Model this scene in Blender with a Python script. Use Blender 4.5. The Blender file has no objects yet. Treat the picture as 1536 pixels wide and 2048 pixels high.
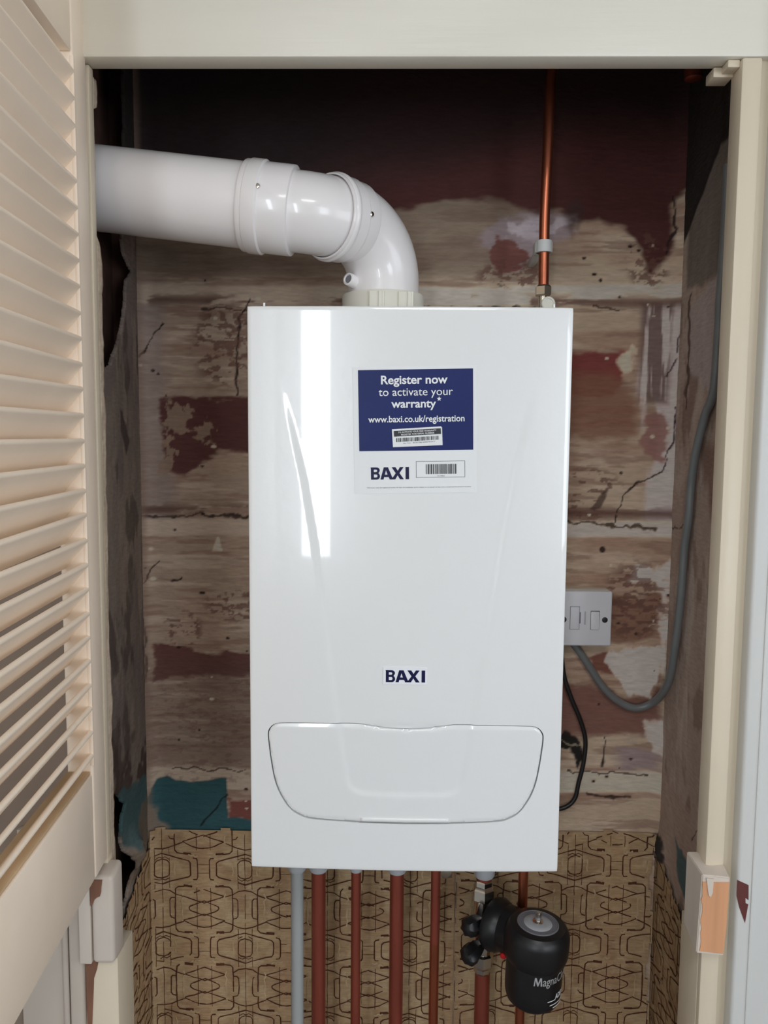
import bpy, bmesh, math, random
import numpy as np
from mathutils import Vector, Matrix
from mathutils.geometry import delaunay_2d_cdt

random.seed(7)
R = math.radians
S = bpy.context.scene
COL = S.collection

# ------------------------------------------------------------------ camera
cd = bpy.data.cameras.new('camera')
cam = bpy.data.objects.new('camera', cd)
COL.objects.link(cam)
cd.sensor_fit = 'VERTICAL'
cd.sensor_height = 24.0
cd.lens = 1600.0 / 2048.0 * 24.0
cd.clip_start = 0.01
ya, pi_, ro = 0.01722, -0.09108, -0.00775
M = Matrix.Rotation(ya, 3, 'Z') @ Matrix.Rotation(pi_, 3, 'X') @ Matrix.Rotation(ro, 3, 'Y')
right, fwd, up = M @ Vector((1, 0, 0)), M @ Vector((0, 1, 0)), M @ Vector((0, 0, 1))
rot = Matrix((right, up, -fwd)).transposed()
cam.matrix_world = Matrix.Translation((-0.0121, -0.9716, 1.5451)) @ rot.to_4x4()
S.camera = cam

# ------------------------------------------------------------------ world, daylight, exposure
W = bpy.data.worlds.new('world')
S.world = W
W.use_nodes = True
W.node_tree.nodes['Background'].inputs[0].default_value = (0.75, 0.85, 1.0, 1)
W.node_tree.nodes['Background'].inputs[1].default_value = 0.6

def area(name, loc, target, sx, sz, power, color):
    l = bpy.data.lights.new(name, 'AREA')
    l.shape = 'RECTANGLE'
    l.size, l.size_y = sx, sz
    l.energy = power
    l.color = color
    o = bpy.data.objects.new(name, l)
    COL.objects.link(o)
    o.location = loc
    d = Vector(target) - Vector(loc)
    o.rotation_euler = d.to_track_quat('-Z', 'Y').to_euler()
    return o

# daylight in the window openings of the room behind the camera; rear and overhead fills added
area('daylight_tall_window', (-0.62, -3.24, 1.62), (-0.62, 0, 1.62), 0.20, 1.40, 26, (0.86, 0.93, 1.0))
area('added_rear_fill', (1.66, -3.24, 1.55), (1.66, 0, 1.55), 0.96, 1.20, 40, (0.86, 0.93, 1.0))  # unseen window light, added for frontal fill outside the boiler's reflection
area('daylight_side_window', (2.34, -1.60, 1.55), (0, -1.60, 1.55), 1.5, 1.1, 26, (0.90, 0.95, 1.0))
area('added_overhead_fill', (0.12, -1.55, 2.36), (0.12, -1.55, 0), 0.5, 0.5, 16, (0.98, 0.98, 1.0))  # unseen overhead light, added to brighten the boiler front and alcove

S.view_settings.view_transform = 'Standard'
S.view_settings.look = 'None'
S.view_settings.gamma = 1.0
S.view_settings.use_curve_mapping = False
S.view_settings.exposure = -0.82
S.cycles.max_bounces = 8
S.cycles.diffuse_bounces = 5
S.cycles.caustics_reflective = False
S.cycles.caustics_refractive = False

# ------------------------------------------------------------------ helpers
def lin(c):
    c = np.asarray(c, float) / 255.0
    return np.where(c <= 0.04045, c / 12.92, ((c + 0.055) / 1.055) ** 2.4)

def mat(name, rgb, rough=0.5, metal=0.0, var=0.06, nscale=(8, 8, 8), bump=0.0, bscale=None, coat=0.0, spec=0.5, vcol=False, dark=None, dscale=20, dthr=0.62):
    m = bpy.data.materials.new(name)
    m.use_nodes = True
    nt = m.node_tree
    b = nt.nodes['Principled BSDF']
    b.inputs['Roughness'].default_value = rough
    b.inputs['Metallic'].default_value = metal
    b.inputs['Coat Weight'].default_value = coat
    b.inputs['Coat Roughness'].default_value = 0.04
    b.inputs['Specular IOR Level'].default_value = spec
    tc = nt.nodes.new('ShaderNodeTexCoord')
    mp = nt.nodes.new('ShaderNodeMapping')
    mp.inputs['Scale'].default_value = nscale
    nt.links.new(tc.outputs['Object'], mp.inputs['Vector'])
    nz = nt.nodes.new('ShaderNodeTexNoise')
    nz.inputs['Scale'].default_value = 1.0
    nz.inputs['Detail'].default_value = 6
    nt.links.new(mp.outputs[0], nz.inputs['Vector'])
    mr = nt.nodes.new('ShaderNodeMapRange')
    mr.inputs['From Min'].default_value = 0.25
    mr.inputs['From Max'].default_value = 0.75
    mr.inputs['To Min'].default_value = 1 - var
    mr.inputs['To Max'].default_value = 1 + var
    nt.links.new(nz.outputs['Fac'], mr.inputs['Value'])
    mx = nt.nodes.new('ShaderNodeVectorMath')
    mx.operation = 'SCALE'
    nt.links.new(mr.outputs[0], mx.inputs['Scale'])
    if vcol:
        at = nt.nodes.new('ShaderNodeAttribute')
        at.attribute_name = 'paint'
        nt.links.new(at.outputs['Color'], mx.inputs[0])
    else:
        mx.inputs[0].default_value = tuple(lin(rgb))
    src = mx.outputs[0]
    if dark is not None:
        n2 = nt.nodes.new('ShaderNodeTexNoise')
        n2.inputs['Scale'].default_value = dscale
        n2.inputs['Detail'].default_value = 8
        n2.inputs['Roughness'].default_value = 0.7
        nt.links.new(tc.outputs['Object'], n2.inputs['Vector'])
        r2 = nt.nodes.new('ShaderNodeMapRange')
        r2.inputs['From Min'].default_value = dthr
        r2.inputs['From Max'].default_value = dthr + 0.12
        nt.links.new(n2.outputs['Fac'], r2.inputs['Value'])
        mc = nt.nodes.new('ShaderNodeMix')
        mc.data_type = 'RGBA'
        nt.links.new(r2.outputs[0], mc.inputs['Factor'])
        nt.links.new(src, mc.inputs['A'])
        mc.inputs['B'].default_value = (*lin(dark), 1)
        src = mc.outputs['Result']
    nt.links.new(src, b.inputs['Base Color'])
    if bump:
        m3 = nt.nodes.new('ShaderNodeMapping')
        m3.inputs['Scale'].default_value = bscale or nscale
        nt.links.new(tc.outputs['Object'], m3.inputs['Vector'])
        n3 = nt.nodes.new('ShaderNodeTexNoise')
        n3.inputs['Scale'].default_value = 1.0
        n3.inputs['Detail'].default_value = 5
        nt.links.new(m3.outputs[0], n3.inputs['Vector'])
        bp = nt.nodes.new('ShaderNodeBump')
        bp.inputs['Strength'].default_value = 1.0
        bp.inputs['Distance'].default_value = bump
        nt.links.new(n3.outputs['Fac'], bp.inputs['Height'])
        nt.links.new(bp.outputs[0], b.inputs['Normal'])
    return m

MT = {
    'cream': mat('cream_gloss_paint', (214, 200, 178), 0.38, var=0.05, nscale=(5, 5, 3), bump=0.0006, bscale=(60, 60, 12)),
    'door': mat('door_cream_paint', (248, 230, 210), 0.42, var=0.05, nscale=(9, 9, 9), bump=0.0005, bscale=(40, 40, 40)),
    'ledge': mat('grubby_cream_ledge', (196, 166, 130), 0.6, var=0.14, nscale=(30, 12, 30), bump=0.0004),
    'lintel': mat('white_gloss_lintel', (226, 221, 208), 0.34, var=0.03, nscale=(3, 3, 20), bump=0.0004, bscale=(8, 30, 120)),
    'arch': mat('cool_white_architrave', (208, 208, 205), 0.4, var=0.03, nscale=(20, 20, 4), bump=0.0004, bscale=(50, 50, 10)),
    'room': mat('room_wall_paint', (222, 222, 220), 0.8, var=0.03),
    'wallshade': mat('shaded_wall_paint', (142, 124, 110), 0.75, var=0.08, nscale=(6, 6, 6)),  # room wall colour darkened to stand for shade behind the open door
    'dimwhite': mat('dull_white_edging', (188, 176, 164), 0.45, var=0.06, nscale=(20, 20, 5)),  # white edging in a duller, warmer tone
    'floor': mat('room_carpet', (104, 98, 94), 0.95, var=0.15, nscale=(40, 40, 40)),
    'ceil': mat('room_ceiling_paint', (236, 234, 228), 0.9, var=0.02),
    'plaster': mat('scraped_plaster', (1, 1, 1), 0.85, var=0.13, nscale=(55, 55, 260), bump=0.0012, bscale=(90, 90, 200), vcol=True, spec=0.25),
    'recess': mat('dark_brick_recess', (100, 72, 62), 0.9, var=0.3, nscale=(30, 30, 30), bump=0.003),
    'paper': mat('brown_weave_wallpaper', (1, 1, 1), 0.75, var=0.20, nscale=(70, 70, 420), bump=0.0003, vcol=True, spec=0.3),
    'ink': mat('brown_wallpaper_line', (88, 52, 36), 0.75, var=0.2, nscale=(80, 80, 80), spec=0.2),
    'fleck': mat('pale_wallpaper_fleck', (186, 160, 124), 0.75, var=0.2, nscale=(80, 80, 80), spec=0.2),
    'boiler': mat('white_gloss_enamel', (232, 233, 233), 0.22, var=0.004, coat=0.8, bump=0.00012, bscale=(120, 120, 120)),
    'gap': mat('dark_seam', (70, 72, 76), 0.7, var=0.05),
    'badge': mat('badge_white', (236, 238, 244), 0.3, var=0.01),
    'navy': mat('navy_ink', (12, 14, 62), 0.4, var=0.03, spec=0.25),
    'blue': mat('sticker_blue', (16, 32, 94), 0.4, var=0.04, nscale=(20, 20, 20), spec=0.25),
    'white': mat('sticker_white', (230, 232, 233), 0.4, var=0.01),
    'black': mat('black_print', (36, 36, 40), 0.5, var=0.05),
    'flue': mat('white_flue_plastic', (236, 232, 232), 0.25, var=0.02, coat=0.4, bump=0.0002, bscale=(40, 40, 40)),
    'ivory': mat('ivory_plastic', (226, 223, 210), 0.45, var=0.03),
    'copper': mat('bright_copper', (184, 106, 78), 0.3, metal=0.9, var=0.18, nscale=(60, 60, 14), dark=(90, 44, 30), dscale=45, dthr=0.66),
    'dull': mat('dull_copper', (160, 84, 68), 0.42, metal=0.75, var=0.16, nscale=(50, 50, 8), dark=(96, 46, 38), dscale=30, dthr=0.64),
    'chrome': mat('chrome', (214, 208, 200), 0.16, metal=1.0, var=0.06),
    'brass': mat('nickel_brass', (202, 192, 174), 0.25, metal=0.9, var=0.06),
    'blackp': mat('black_plastic', (24, 24, 26), 0.38, var=0.12, nscale=(60, 60, 60), bump=0.0003),
    'greyp': mat('pale_grey_plastic', (178, 180, 184), 0.45, var=0.03),
    'waste': mat('grey_waste_plastic', (164, 166, 166), 0.42, var=0.03),
    'clip': mat('white_clip_plastic', (206, 208, 206), 0.5, var=0.03),
    'gcable': mat('grey_cable_sheath', (116, 118, 118), 0.35, var=0.10, nscale=(40, 40, 20), bump=0.0006, bscale=(60, 60, 20)),
    'bcable': mat('black_cable_sheath', (28, 26, 26), 0.4, var=0.08),
    'spur': mat('white_accessory_plastic', (222, 222, 226), 0.35, var=0.01),
    'shade': mat('accessory_gap', (120, 120, 126), 0.5, var=0.03),
    'pine': mat('bare_pine', (208, 152, 112), 0.6, var=0.10, nscale=(90, 20, 6), bump=0.0004),
    'bwhite': mat('chipped_white_paint', (208, 196, 184), 0.5, var=0.06, nscale=(30, 30, 12), bump=0.0006),
    'teal': mat('old_teal_paint', (74, 104, 108), 0.6, var=0.15, nscale=(40, 40, 40)),
    'maroonp': mat('old_maroon_paint', (98, 52, 48), 0.4, var=0.12, nscale=(40, 40, 40)),
    'torn': mat('torn_brown_wood', (122, 84, 64), 0.8, var=0.25, nscale=(60, 60, 20)),
    'silver': mat('silver_print', (196, 196, 196), 0.35, metal=0.4, var=0.05),
    'red': mat('red_plastic', (200, 30, 34), 0.4, var=0.03),
    'shadowcrack': mat('open_crack', (34, 24, 22), 0.9, var=0.1),
}

def link(name, me, mats, parent=None, smooth=True):
    o = bpy.data.objects.new(name, me)
    for m in (mats if isinstance(mats, (list, tuple)) else [mats]):
        me.materials.append(MT[m] if isinstance(m, str) else m)
    COL.objects.link(o)
    if parent:
        o.parent = parent
        o.matrix_parent_inverse = parent.matrix_world.inverted() if parent.type != 'EMPTY' else Matrix.Translation(-parent.location)
    if smooth:
        for p in me.polygons:
            p.use_smooth = True
    return o

def bm_obj(name, bm, mats, parent=None, smooth=None, angle=40):
    me = bpy.data.meshes.new(name)
    bm.normal_update()
    bm.to_mesh(me)
    bm.free()
    o = link(name, me, mats, parent, smooth=False)
    if smooth is not False:
        for p in me.polygons:
            p.use_smooth = True
        me.set_sharp_from_angle(angle=R(angle))
    return o

def thing(name, label, cat, loc=(0, 0, 0), group=None):
    o = bpy.data.objects.new(name, None)
    o.empty_display_size = 0.05
    o.location = loc
    COL.objects.link(o)
    o['label'] = label
    o['category'] = cat
    if group:
        o['group'] = group
    return o

def tag(o, label, cat, group=None):
    o['label'] = label
    o['category'] = cat
    if group:
        o['group'] = group
    return o

def struct(o, label=None):
    o['kind'] = 'structure'
    if label:
        o['label'] = label
    return o

def add_box(bm, x0, x1, y0, y1, z0, z1, bev=0.0, seg=2, mi=0):
    vs = [bm.verts.new(p) for p in ((x0, y0, z0), (x1, y0, z0), (x1, y1, z0), (x0, y1, z0), (x0, y0, z1), (x1, y0, z1), (x1, y1, z1), (x0, y1, z1))]
    fs = [bm.faces.new([vs[i] for i in q]) for q in ((3, 2, 1, 0), (4, 5, 6, 7), (0, 1, 5, 4), (1, 2, 6, 5), (2, 3, 7, 6), (3, 0, 4, 7))]
    for f in fs:
        f.material_index = mi
    if bev > 0:
        es = list({e for f in fs for e in f.edges})
        r = bmesh.ops.bevel(bm, geom=es, offset=bev, segments=seg, affect='EDGES', profile=0.5)
        for f in r['faces']:
            f.material_index = mi
    return fs

def box(name, x0, x1, y0, y1, z0, z1, m, parent=None, bev=0.0, seg=2):
    bm = bmesh.new()
    add_box(bm, x0, x1, y0, y1, z0, z1, bev, seg)
    return bm_obj(name, bm, m, parent)

def frame_rings(path):
    """parallel transport frames along a path"""
    n = len(path)
    tans = []
    for i in range(n):
        t = (path[min(i + 1, n - 1)] - path[max(i - 1, 0)])
        tans.append(t.normalized())
    ref = Vector((0, 0, 1)) if abs(tans[0].z) < 0.9 else Vector((1, 0, 0))
    u = tans[0].cross(ref).normalized()
    out = []
    for t in tans:
        u = (u - t * u.dot(t)).normalized()
        out.append((u, t.cross(u)))
    return out

def add_sweep(bm, path, radii, seg=24, cap=True, flat=1.0):
    path = [Vector(p) for p in path]
    if not isinstance(radii, (list, tuple)):
        radii = [radii] * len(path)
    fr = frame_rings(path)
    rings = []
    for p, r, (u, v) in zip(path, radii, fr):
        rings.append([bm.verts.new(p + u * (r * math.cos(2 * math.pi * k / seg)) + v * (r * flat * math.sin(2 * math.pi * k / seg))) for k in range(seg)])
    for a, b in zip(rings, rings[1:]):
        for k in range(seg):
            bm.faces.new((a[k], a[(k + 1) % seg], b[(k + 1) % seg], b[k]))
    if cap:
        bm.faces.new(rings[0][::-1])
        bm.faces.new(rings[-1])
    return rings

def sweep(name, path, radii, m, parent=None, seg=24, cap=True, angle=40, flat=1.0):
    bm = bmesh.new()
    add_sweep(bm, path, radii, seg, cap, flat)
    bmesh.ops.recalc_face_normals(bm, faces=bm.faces)
    return bm_obj(name, bm, m, parent, angle=angle)

def lathe(name, base, axis, prof, m, parent=None, seg=32, angle=35):
    """prof: list of (radius, distance along axis)"""
    base, axis = Vector(base), Vector(axis).normalized()
    bm = bmesh.new()
    ref = Vector((0, 0, 1)) if abs(axis.z) < 0.9 else Vector((1, 0, 0))
    u = axis.cross(ref).normalized()
    v = axis.cross(u)
    rings = []
    for r, d in prof:
        rings.append([bm.verts.new(base + axis * d + u * (max(r, 1e-5) * math.cos(2 * math.pi * k / seg)) + v * (max(r, 1e-5) * math.sin(2 * math.pi * k / seg))) for k in range(seg)])
    for a, b in zip(rings, rings[1:]):
        for k in range(seg):
            bm.faces.new((a[k], a[(k + 1) % seg], b[(k + 1) % seg], b[k]))
    bm.faces.new(rings[0][::-1])
    bm.faces.new(rings[-1])
    bmesh.ops.recalc_face_normals(bm, faces=bm.faces)
    return bm_obj(name, bm, m, parent, angle=angle)

def catmull(pts, n=8):
    pts = [Vector(p) for p in pts]
    out = []
    for i in range(len(pts) - 1):
        p0, p1, p2, p3 = pts[max(i - 1, 0)], pts[i], pts[i + 1], pts[min(i + 2, len(pts) - 1)]
        for k in range(n):
            t = k / n
            out.append(0.5 * ((2 * p1) + (p2 - p0) * t + (2 * p0 - 5 * p1 + 4 * p2 - p3) * t * t + (3 * p1 - p0 - 3 * p2 + p3) * t ** 3))
    out.append(pts[-1])
    return out

# ---- numpy noise and soft shapes for the worn paint on the plaster
def vnoise(x, y, seed=0):
    xi, yi = np.floor(x).astype(np.int64), np.floor(y).astype(np.int64)
    fx, fy = x - xi, y - yi
    fx, fy = fx * fx * (3 - 2 * fx), fy * fy * (3 - 2 * fy)
    def h(a, b):
        n = (a * 374761393 + b * 668265263 + seed * 974634777) & 0xffffffff
        n = ((n ^ (n >> 13)) * 1274126177) & 0xffffffff
        return ((n ^ (n >> 16)) & 0xffff) / 65535.0
    return (h(xi, yi) * (1 - fx) + h(xi + 1, yi) * fx) * (1 - fy) + (h(xi, yi + 1) * (1 - fx) + h(xi + 1, yi + 1) * fx) * fy

def fbm(x, y, seed=0, octv=4):
    s = np.zeros_like(x, dtype=float)
    a, t = 0.5, 0.0
    for o in range(octv):
        s += a * vnoise(x * 2 ** o, y * 2 ** o, seed + o * 17)
        t += a
        a *= 0.5
    return s / t

def sstep(a, b, x):
    t = np.clip((x - a) / (b - a), 0, 1)
    return t * t * (3 - 2 * t)

def sdpoly(x, y, poly):
    """signed distance, positive inside"""
    d = np.full(x.shape, 1e9)
    ins = np.zeros(x.shape, bool)
    n = len(poly)
    for i in range(n):
        ax, ay = poly[i]
        bx, by = poly[(i + 1) % n]
        ex, ey = bx - ax, by - ay
        L = ex * ex + ey * ey + 1e-12
        t = np.clip(((x - ax) * ex + (y - ay) * ey) / L, 0, 1)
        d = np.minimum(d, np.hypot(x - ax - ex * t, y - ay - ey * t))
        if ay != by:
            c = ((ay > y) != (by > y)) & (x < ex * (y - ay) / (by - ay) + ax)
            ins ^= c
    return np.where(ins, d, -d)

def sdline(x, y, pts):
    d = np.full(x.shape, 1e9)
    for (ax, ay), (bx, by) in zip(pts, pts[1:]):
        ex, ey = bx - ax, by - ay
        t = np.clip(((x - ax) * ex + (y - ay) * ey) / (ex * ex + ey * ey + 1e-12), 0, 1)
        d = np.minimum(d, np.hypot(x - ax - ex * t, y - ay - ey * t))
    return d

class Paint:
    def __init__(s, x, y, base):
        s.x, s.y = x, y
        s.c = np.tile(lin(base), x.shape + (1,)).reshape(x.shape + (3,))
    def mix(s, m, rgb):
        m = np.clip(m, 0, 1)[..., None]
        s.c = s.c * (1 - m) + lin(rgb) * m
    def poly(s, pts, rgb, op=1.0, soft=0.003, amp=0.006, fx=60, fy=60, seed=1):
        d = sdpoly(s.x, s.y, pts) + amp * 2 * (fbm(s.x * fx, s.y * fy, seed) - 0.5)
        s.mix(op * sstep(-soft, soft, d), rgb)
    def line(s, pts, rgb, w=0.0012, op=1.0, jag=0.004, f=90, seed=3):
        jx = jag * 2 * (fbm(s.x * f, s.y * f, seed, 3) - 0.5)
        jy = jag * 2 * (fbm(s.x * f, s.y * f, seed + 9, 3) - 0.5)
        d = sdline(s.x + jx, s.y + jy, pts)
        ww = w * (0.35 + 1.3 * fbm(s.x * 50, s.y * 50, seed + 5, 2))
        s.mix(op * (1 - sstep(ww * 0.5, ww * 1.4, d)), rgb)
    def streak(s, mask, rgb, thr, fx, fy, seed, op=1.0, soft=0.05):
        n = fbm(s.x * fx, s.y * fy, seed, 5)
        s.mix(op * mask * sstep(thr - soft, thr + soft, n), rgb)

def grid_mesh(name, P, colr, keep=None, skirt=None, flip=False):
    """P: (rows, cols, 3) points; keep: (rows-1, cols-1) bool; skirt: offset given to open edges of removed cells"""
    r, c = P.shape[:2]
    idx = np.arange(r * c).reshape(r, c)
    q = np.stack([idx[:-1, :-1], idx[:-1, 1:], idx[1:, 1:], idx[1:, :-1]], -1).reshape(-1, 4)
    if flip:
        q = q[:, ::-1]
    if keep is not None:
        q = q[keep.reshape(-1)]
    V = P.reshape(-1, 3)
    C = colr.reshape(-1, 3)
    if skirt is not None:
        e = np.concatenate([q[:, [0, 1]], q[:, [1, 2]], q[:, [2, 3]], q[:, [3, 0]]])
        es = np.sort(e, 1)
        key = es[:, 0].astype(np.int64) * (r * c) + es[:, 1]
        u, inv, cnt = np.unique(key, return_inverse=True, return_counts=True)
        be = e[cnt[inv] == 1]
        n0 = len(V)
        used = np.unique(be)
        mp = np.full(len(V), -1)
        mp[used] = n0 + np.arange(len(used))
        V = np.concatenate([V, V[used] + np.array(skirt)])
        C = np.concatenate([C, C[used] * 0.8])
        q = np.concatenate([q, np.stack([be[:, 1], be[:, 0], mp[be[:, 0]], mp[be[:, 1]]], -1)])
    me = bpy.data.meshes.new(name)
    me.vertices.add(len(V))
    me.vertices.foreach_set('co', V.astype(np.float32).ravel())
    me.loops.add(len(q) * 4)
    me.loops.foreach_set('vertex_index', q.astype(np.int32).ravel())
    me.polygons.add(len(q))
    me.polygons.foreach_set('loop_start', (np.arange(len(q)) * 4).astype(np.int32))
    me.polygons.foreach_set('use_smooth', np.ones(len(q), bool))
    a = me.color_attributes.new('paint', 'FLOAT_COLOR', 'POINT')
    a.data.foreach_set('color', np.concatenate([C, np.ones((len(C), 1))], 1).astype(np.float32).ravel())
    me.update(calc_edges=True)
    me.validate()
    return me

# ------------------------------------------------------------------ cupboard walls
XL, XR, YB = -0.42, 0.42, 0.30
zfine = np.concatenate([np.linspace(0.0, 0.84, 22)[:-1], np.arange(0.84, 2.12, 0.002), np.linspace(2.12, 2.40, 9)])
xs = np.linspace(XL, XR, 421)
X, Z = np.meshgrid(xs, zfine)

MAROON, MAROON_D = (92, 52, 48), (45, 32, 33)
p = Paint(X, Z, (173, 153, 132))
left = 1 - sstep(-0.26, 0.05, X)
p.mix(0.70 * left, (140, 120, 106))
p.mix(0.5 * sstep(0.45, 0.75, fbm(X * 6, Z * 9, 40)), (156, 130, 112))
p.streak(np.ones_like(X), (196, 176, 158), 0.60, 9, 110, 41, 0.35)
p.streak(np.ones_like(X), (120, 92, 78), 0.60, 12, 130, 42, 0.55)
p.streak(1 - left, (134, 98, 82), 0.54, 6, 34, 45, 0.5, 0.1)
# lower left and right smooth grey skims
p.poly([(-0.43, 1.78), (-0.385, 1.78), (-0.372, 1.42), (-0.42, 1.40)], (136, 120, 114), 0.75, 0.012, 0.012, 20, 14, 51)
p.poly([(0.368, 1.755), (0.43, 1.77), (0.43, 1.41), (0.373, 1.42), (0.386, 1.5), (0.411, 1.562), (0.381, 1.617), (0.368, 1.554), (0.361, 1.64)], (190, 174, 170), 0.85, 0.006, 0.016, 50, 8, 52)
p.streak(sstep(-0.005, 0.01, sdpoly(X, Z, [(0.36, 1.76), (0.415, 1.76), (0.41, 1.6), (0.36, 1.6)])), (92, 70, 64), 0.5, 110, 8, 53, 0.85)
p.mix(0.72 * sstep(1.775, 1.81, Z) * (1 - sstep(0.18, 0.30, X)), (104, 90, 78))
# old maroon gloss left at the top and in patches
p.poly([(-0.449, 2.5), (0.449, 2.5), (0.449, 1.95), (0.41, 1.913), (0.402, 1.838), (0.374, 1.804), (0.359, 1.838), (0.330, 1.867), (0.294, 1.890), (0.256, 1.883), (0.233, 1.894), (0.199, 1.890), (0.148, 1.916), (0.087, 1.911), (0.026, 1.903), (-0.028, 1.898), (-0.245, 1.885), (-0.32, 1.872), (-0.449, 1.872)], (74, 42, 39), 1.0, 0.006, 0.014, 18, 40, 2)
p.mix(0.85 * sstep(1.93, 2.02, Z + 0.03 * fbm(X * 8, Z * 8, 60) - 0.06 * sstep(0, 0.3, X)), MAROON_D)
p.mix(0.85 * (1 - sstep(-0.2, 0.02, X)) * sstep(1.86, 1.95, Z + 0.02 * fbm(X * 9, Z * 9, 64)), (40, 32, 32))
PATCH = [
    ([(-0.392, 1.604), (-0.370, 1.607), (-0.311, 1.607), (-0.180, 1.609), (-0.180, 1.522), (-0.296, 1.524), (-0.328, 1.505), (-0.351, 1.481), (-0.384, 1.489)], (84, 52, 49), 1, 0.004),
    ([(-0.404, 1.208), (-0.363, 1.208), (-0.322, 1.196), (-0.180, 1.194), (-0.180, 1.161), (-0.345, 1.156), (-0.408, 1.148)], (94, 60, 56), 1, 0.003),
    ([(0.180, 1.678), (0.338, 1.684), (0.338, 1.638), (0.325, 1.615), (0.180, 1.614)], (116, 60, 55), 1, 0.004),
    ([(0.180, 1.650), (0.320, 1.650), (0.348, 1.632), (0.363, 1.609), (0.362, 1.553), (0.337, 1.542), (0.180, 1.553)], (122, 84, 68), 0.85, 0.012),
    ([(0.380, 1.586), (0.402, 1.592), (0.409, 1.562), (0.405, 1.507), (0.377, 1.527), (0.367, 1.546)], (134, 96, 88), 0.9, 0.004),
    ([(0.325, 1.299), (0.365, 1.295), (0.413, 1.308), (0.415, 1.263), (0.395, 1.251), (0.400, 1.234), (0.348, 1.217), (0.325, 1.225)], (118, 86, 70), 0.9, 0.005),
    ([(0.180, 1.146), (0.302, 1.155), (0.359, 1.130), (0.379, 1.139), (0.399, 1.134), (0.412, 1.173), (0.417, 1.127), (0.415, 1.094), (0.402, 1.068), (0.337, 1.067), (0.180, 1.060)], (112, 78, 68), 0.95, 0.008),
    ([(0.30, 1.195), (0.335, 1.205), (0.34, 1.17), (0.31, 1.172)], (108, 66, 54), 0.9, 0.003),
    ([(0.105, 1.850), (0.14, 1.885), (0.21, 1.895), (0.255, 1.886), (0.25, 1.855), (0.203, 1.845), (0.189, 1.825), (0.17, 1.81)], (142, 126, 130), 0.8, 0.008),
    ([(0.123, 1.838), (0.138, 1.856), (0.173, 1.845), (0.189, 1.834), (0.185, 1.815), (0.158, 1.803), (0.143, 1.800), (0.131, 1.811)], (106, 68, 62), 1, 0.002),
    ([(-0.290, 0.949), (-0.18, 0.957), (-0.18, 0.917), (-0.287, 0.913)], (112, 66, 58), 1, 0.004),
]
for k, (poly, rgb, op, soft) in enumerate(PATCH):
    p.poly(poly, rgb, op, soft, 0.009, 45, 120, 70 + k)
p.streak(sstep(-0.004, 0.012, sdpoly(X, Z, [(0.12, 1.862), (0.15, 1.888), (0.26, 1.892), (0.262, 1.862), (0.205, 1.848), (0.17, 1.85)])), (176, 164, 168), 0.53, 50, 60, 161, 0.75, 0.06)
p.poly([(0.243, 1.905), (0.262, 1.915), (0.268, 1.885), (0.252, 1.855), (0.240, 1.87)], (62, 46, 43), 0.7, 0.008, 0.010, 40, 40, 162)  # riser's cast shadow on the wall, painted into its colour
# plaster smears over the maroon
p.poly([(-0.386, 1.598), (-0.349, 1.597), (-0.345, 1.565), (-0.311, 1.565), (-0.308, 1.537), (-0.343, 1.549), (-0.371, 1.549), (-0.372, 1.489), (-0.391, 1.493)], (136, 114, 98), 0.85, 0.0025, 0.022, 110, 90, 90)
p.poly([(0.330, 1.682), (0.352, 1.690), (0.352, 1.652), (0.332, 1.655)], (200, 176, 154), 0.9, 0.004, 0.012, 70, 60, 91)
p.poly([(0.336, 1.209), (0.412, 1.218), (0.415, 1.202), (0.400, 1.131), (0.379, 1.139), (0.369, 1.133), (0.359, 1.145), (0.325, 1.19)], (214, 198, 186), 0.95, 0.003, 0.01, 70, 40, 92)
p.poly([(0.395, 1.33), (0.422, 1.36), (0.422, 1.15), (0.408, 1.20), (0.412, 1.27)], (212, 192, 180), 0.85, 0.004, 0.01, 60, 40, 93)
p.poly([(0.36, 1.32), (0.41, 1.325), (0.41, 1.345), (0.37, 1.345)], (212, 198, 188), 0.8, 0.006, 0.012, 40, 90, 94)
p.poly([(0.395, 1.09), (0.425, 1.09), (0.425, 1.03), (0.405, 1.04)], (212, 196, 184), 0.7, 0.005, 0.012, 60, 60, 95)
p.streak(sstep(-0.01, 0.02, sdpoly(X, Z, [(0.34, 1.06), (0.425, 1.07), (0.42, 1.0), (0.35, 0.995)])), (136, 118, 120), 0.5, 10, 50, 96, 0.8)
p.mix(0.45 * (1 - sstep(1.14, 1.22, Z)) * sstep(0.99, 1.02, Z) * left * (0.5 + fbm(X * 14, Z * 10, 151)), (92, 74, 66))
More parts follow.
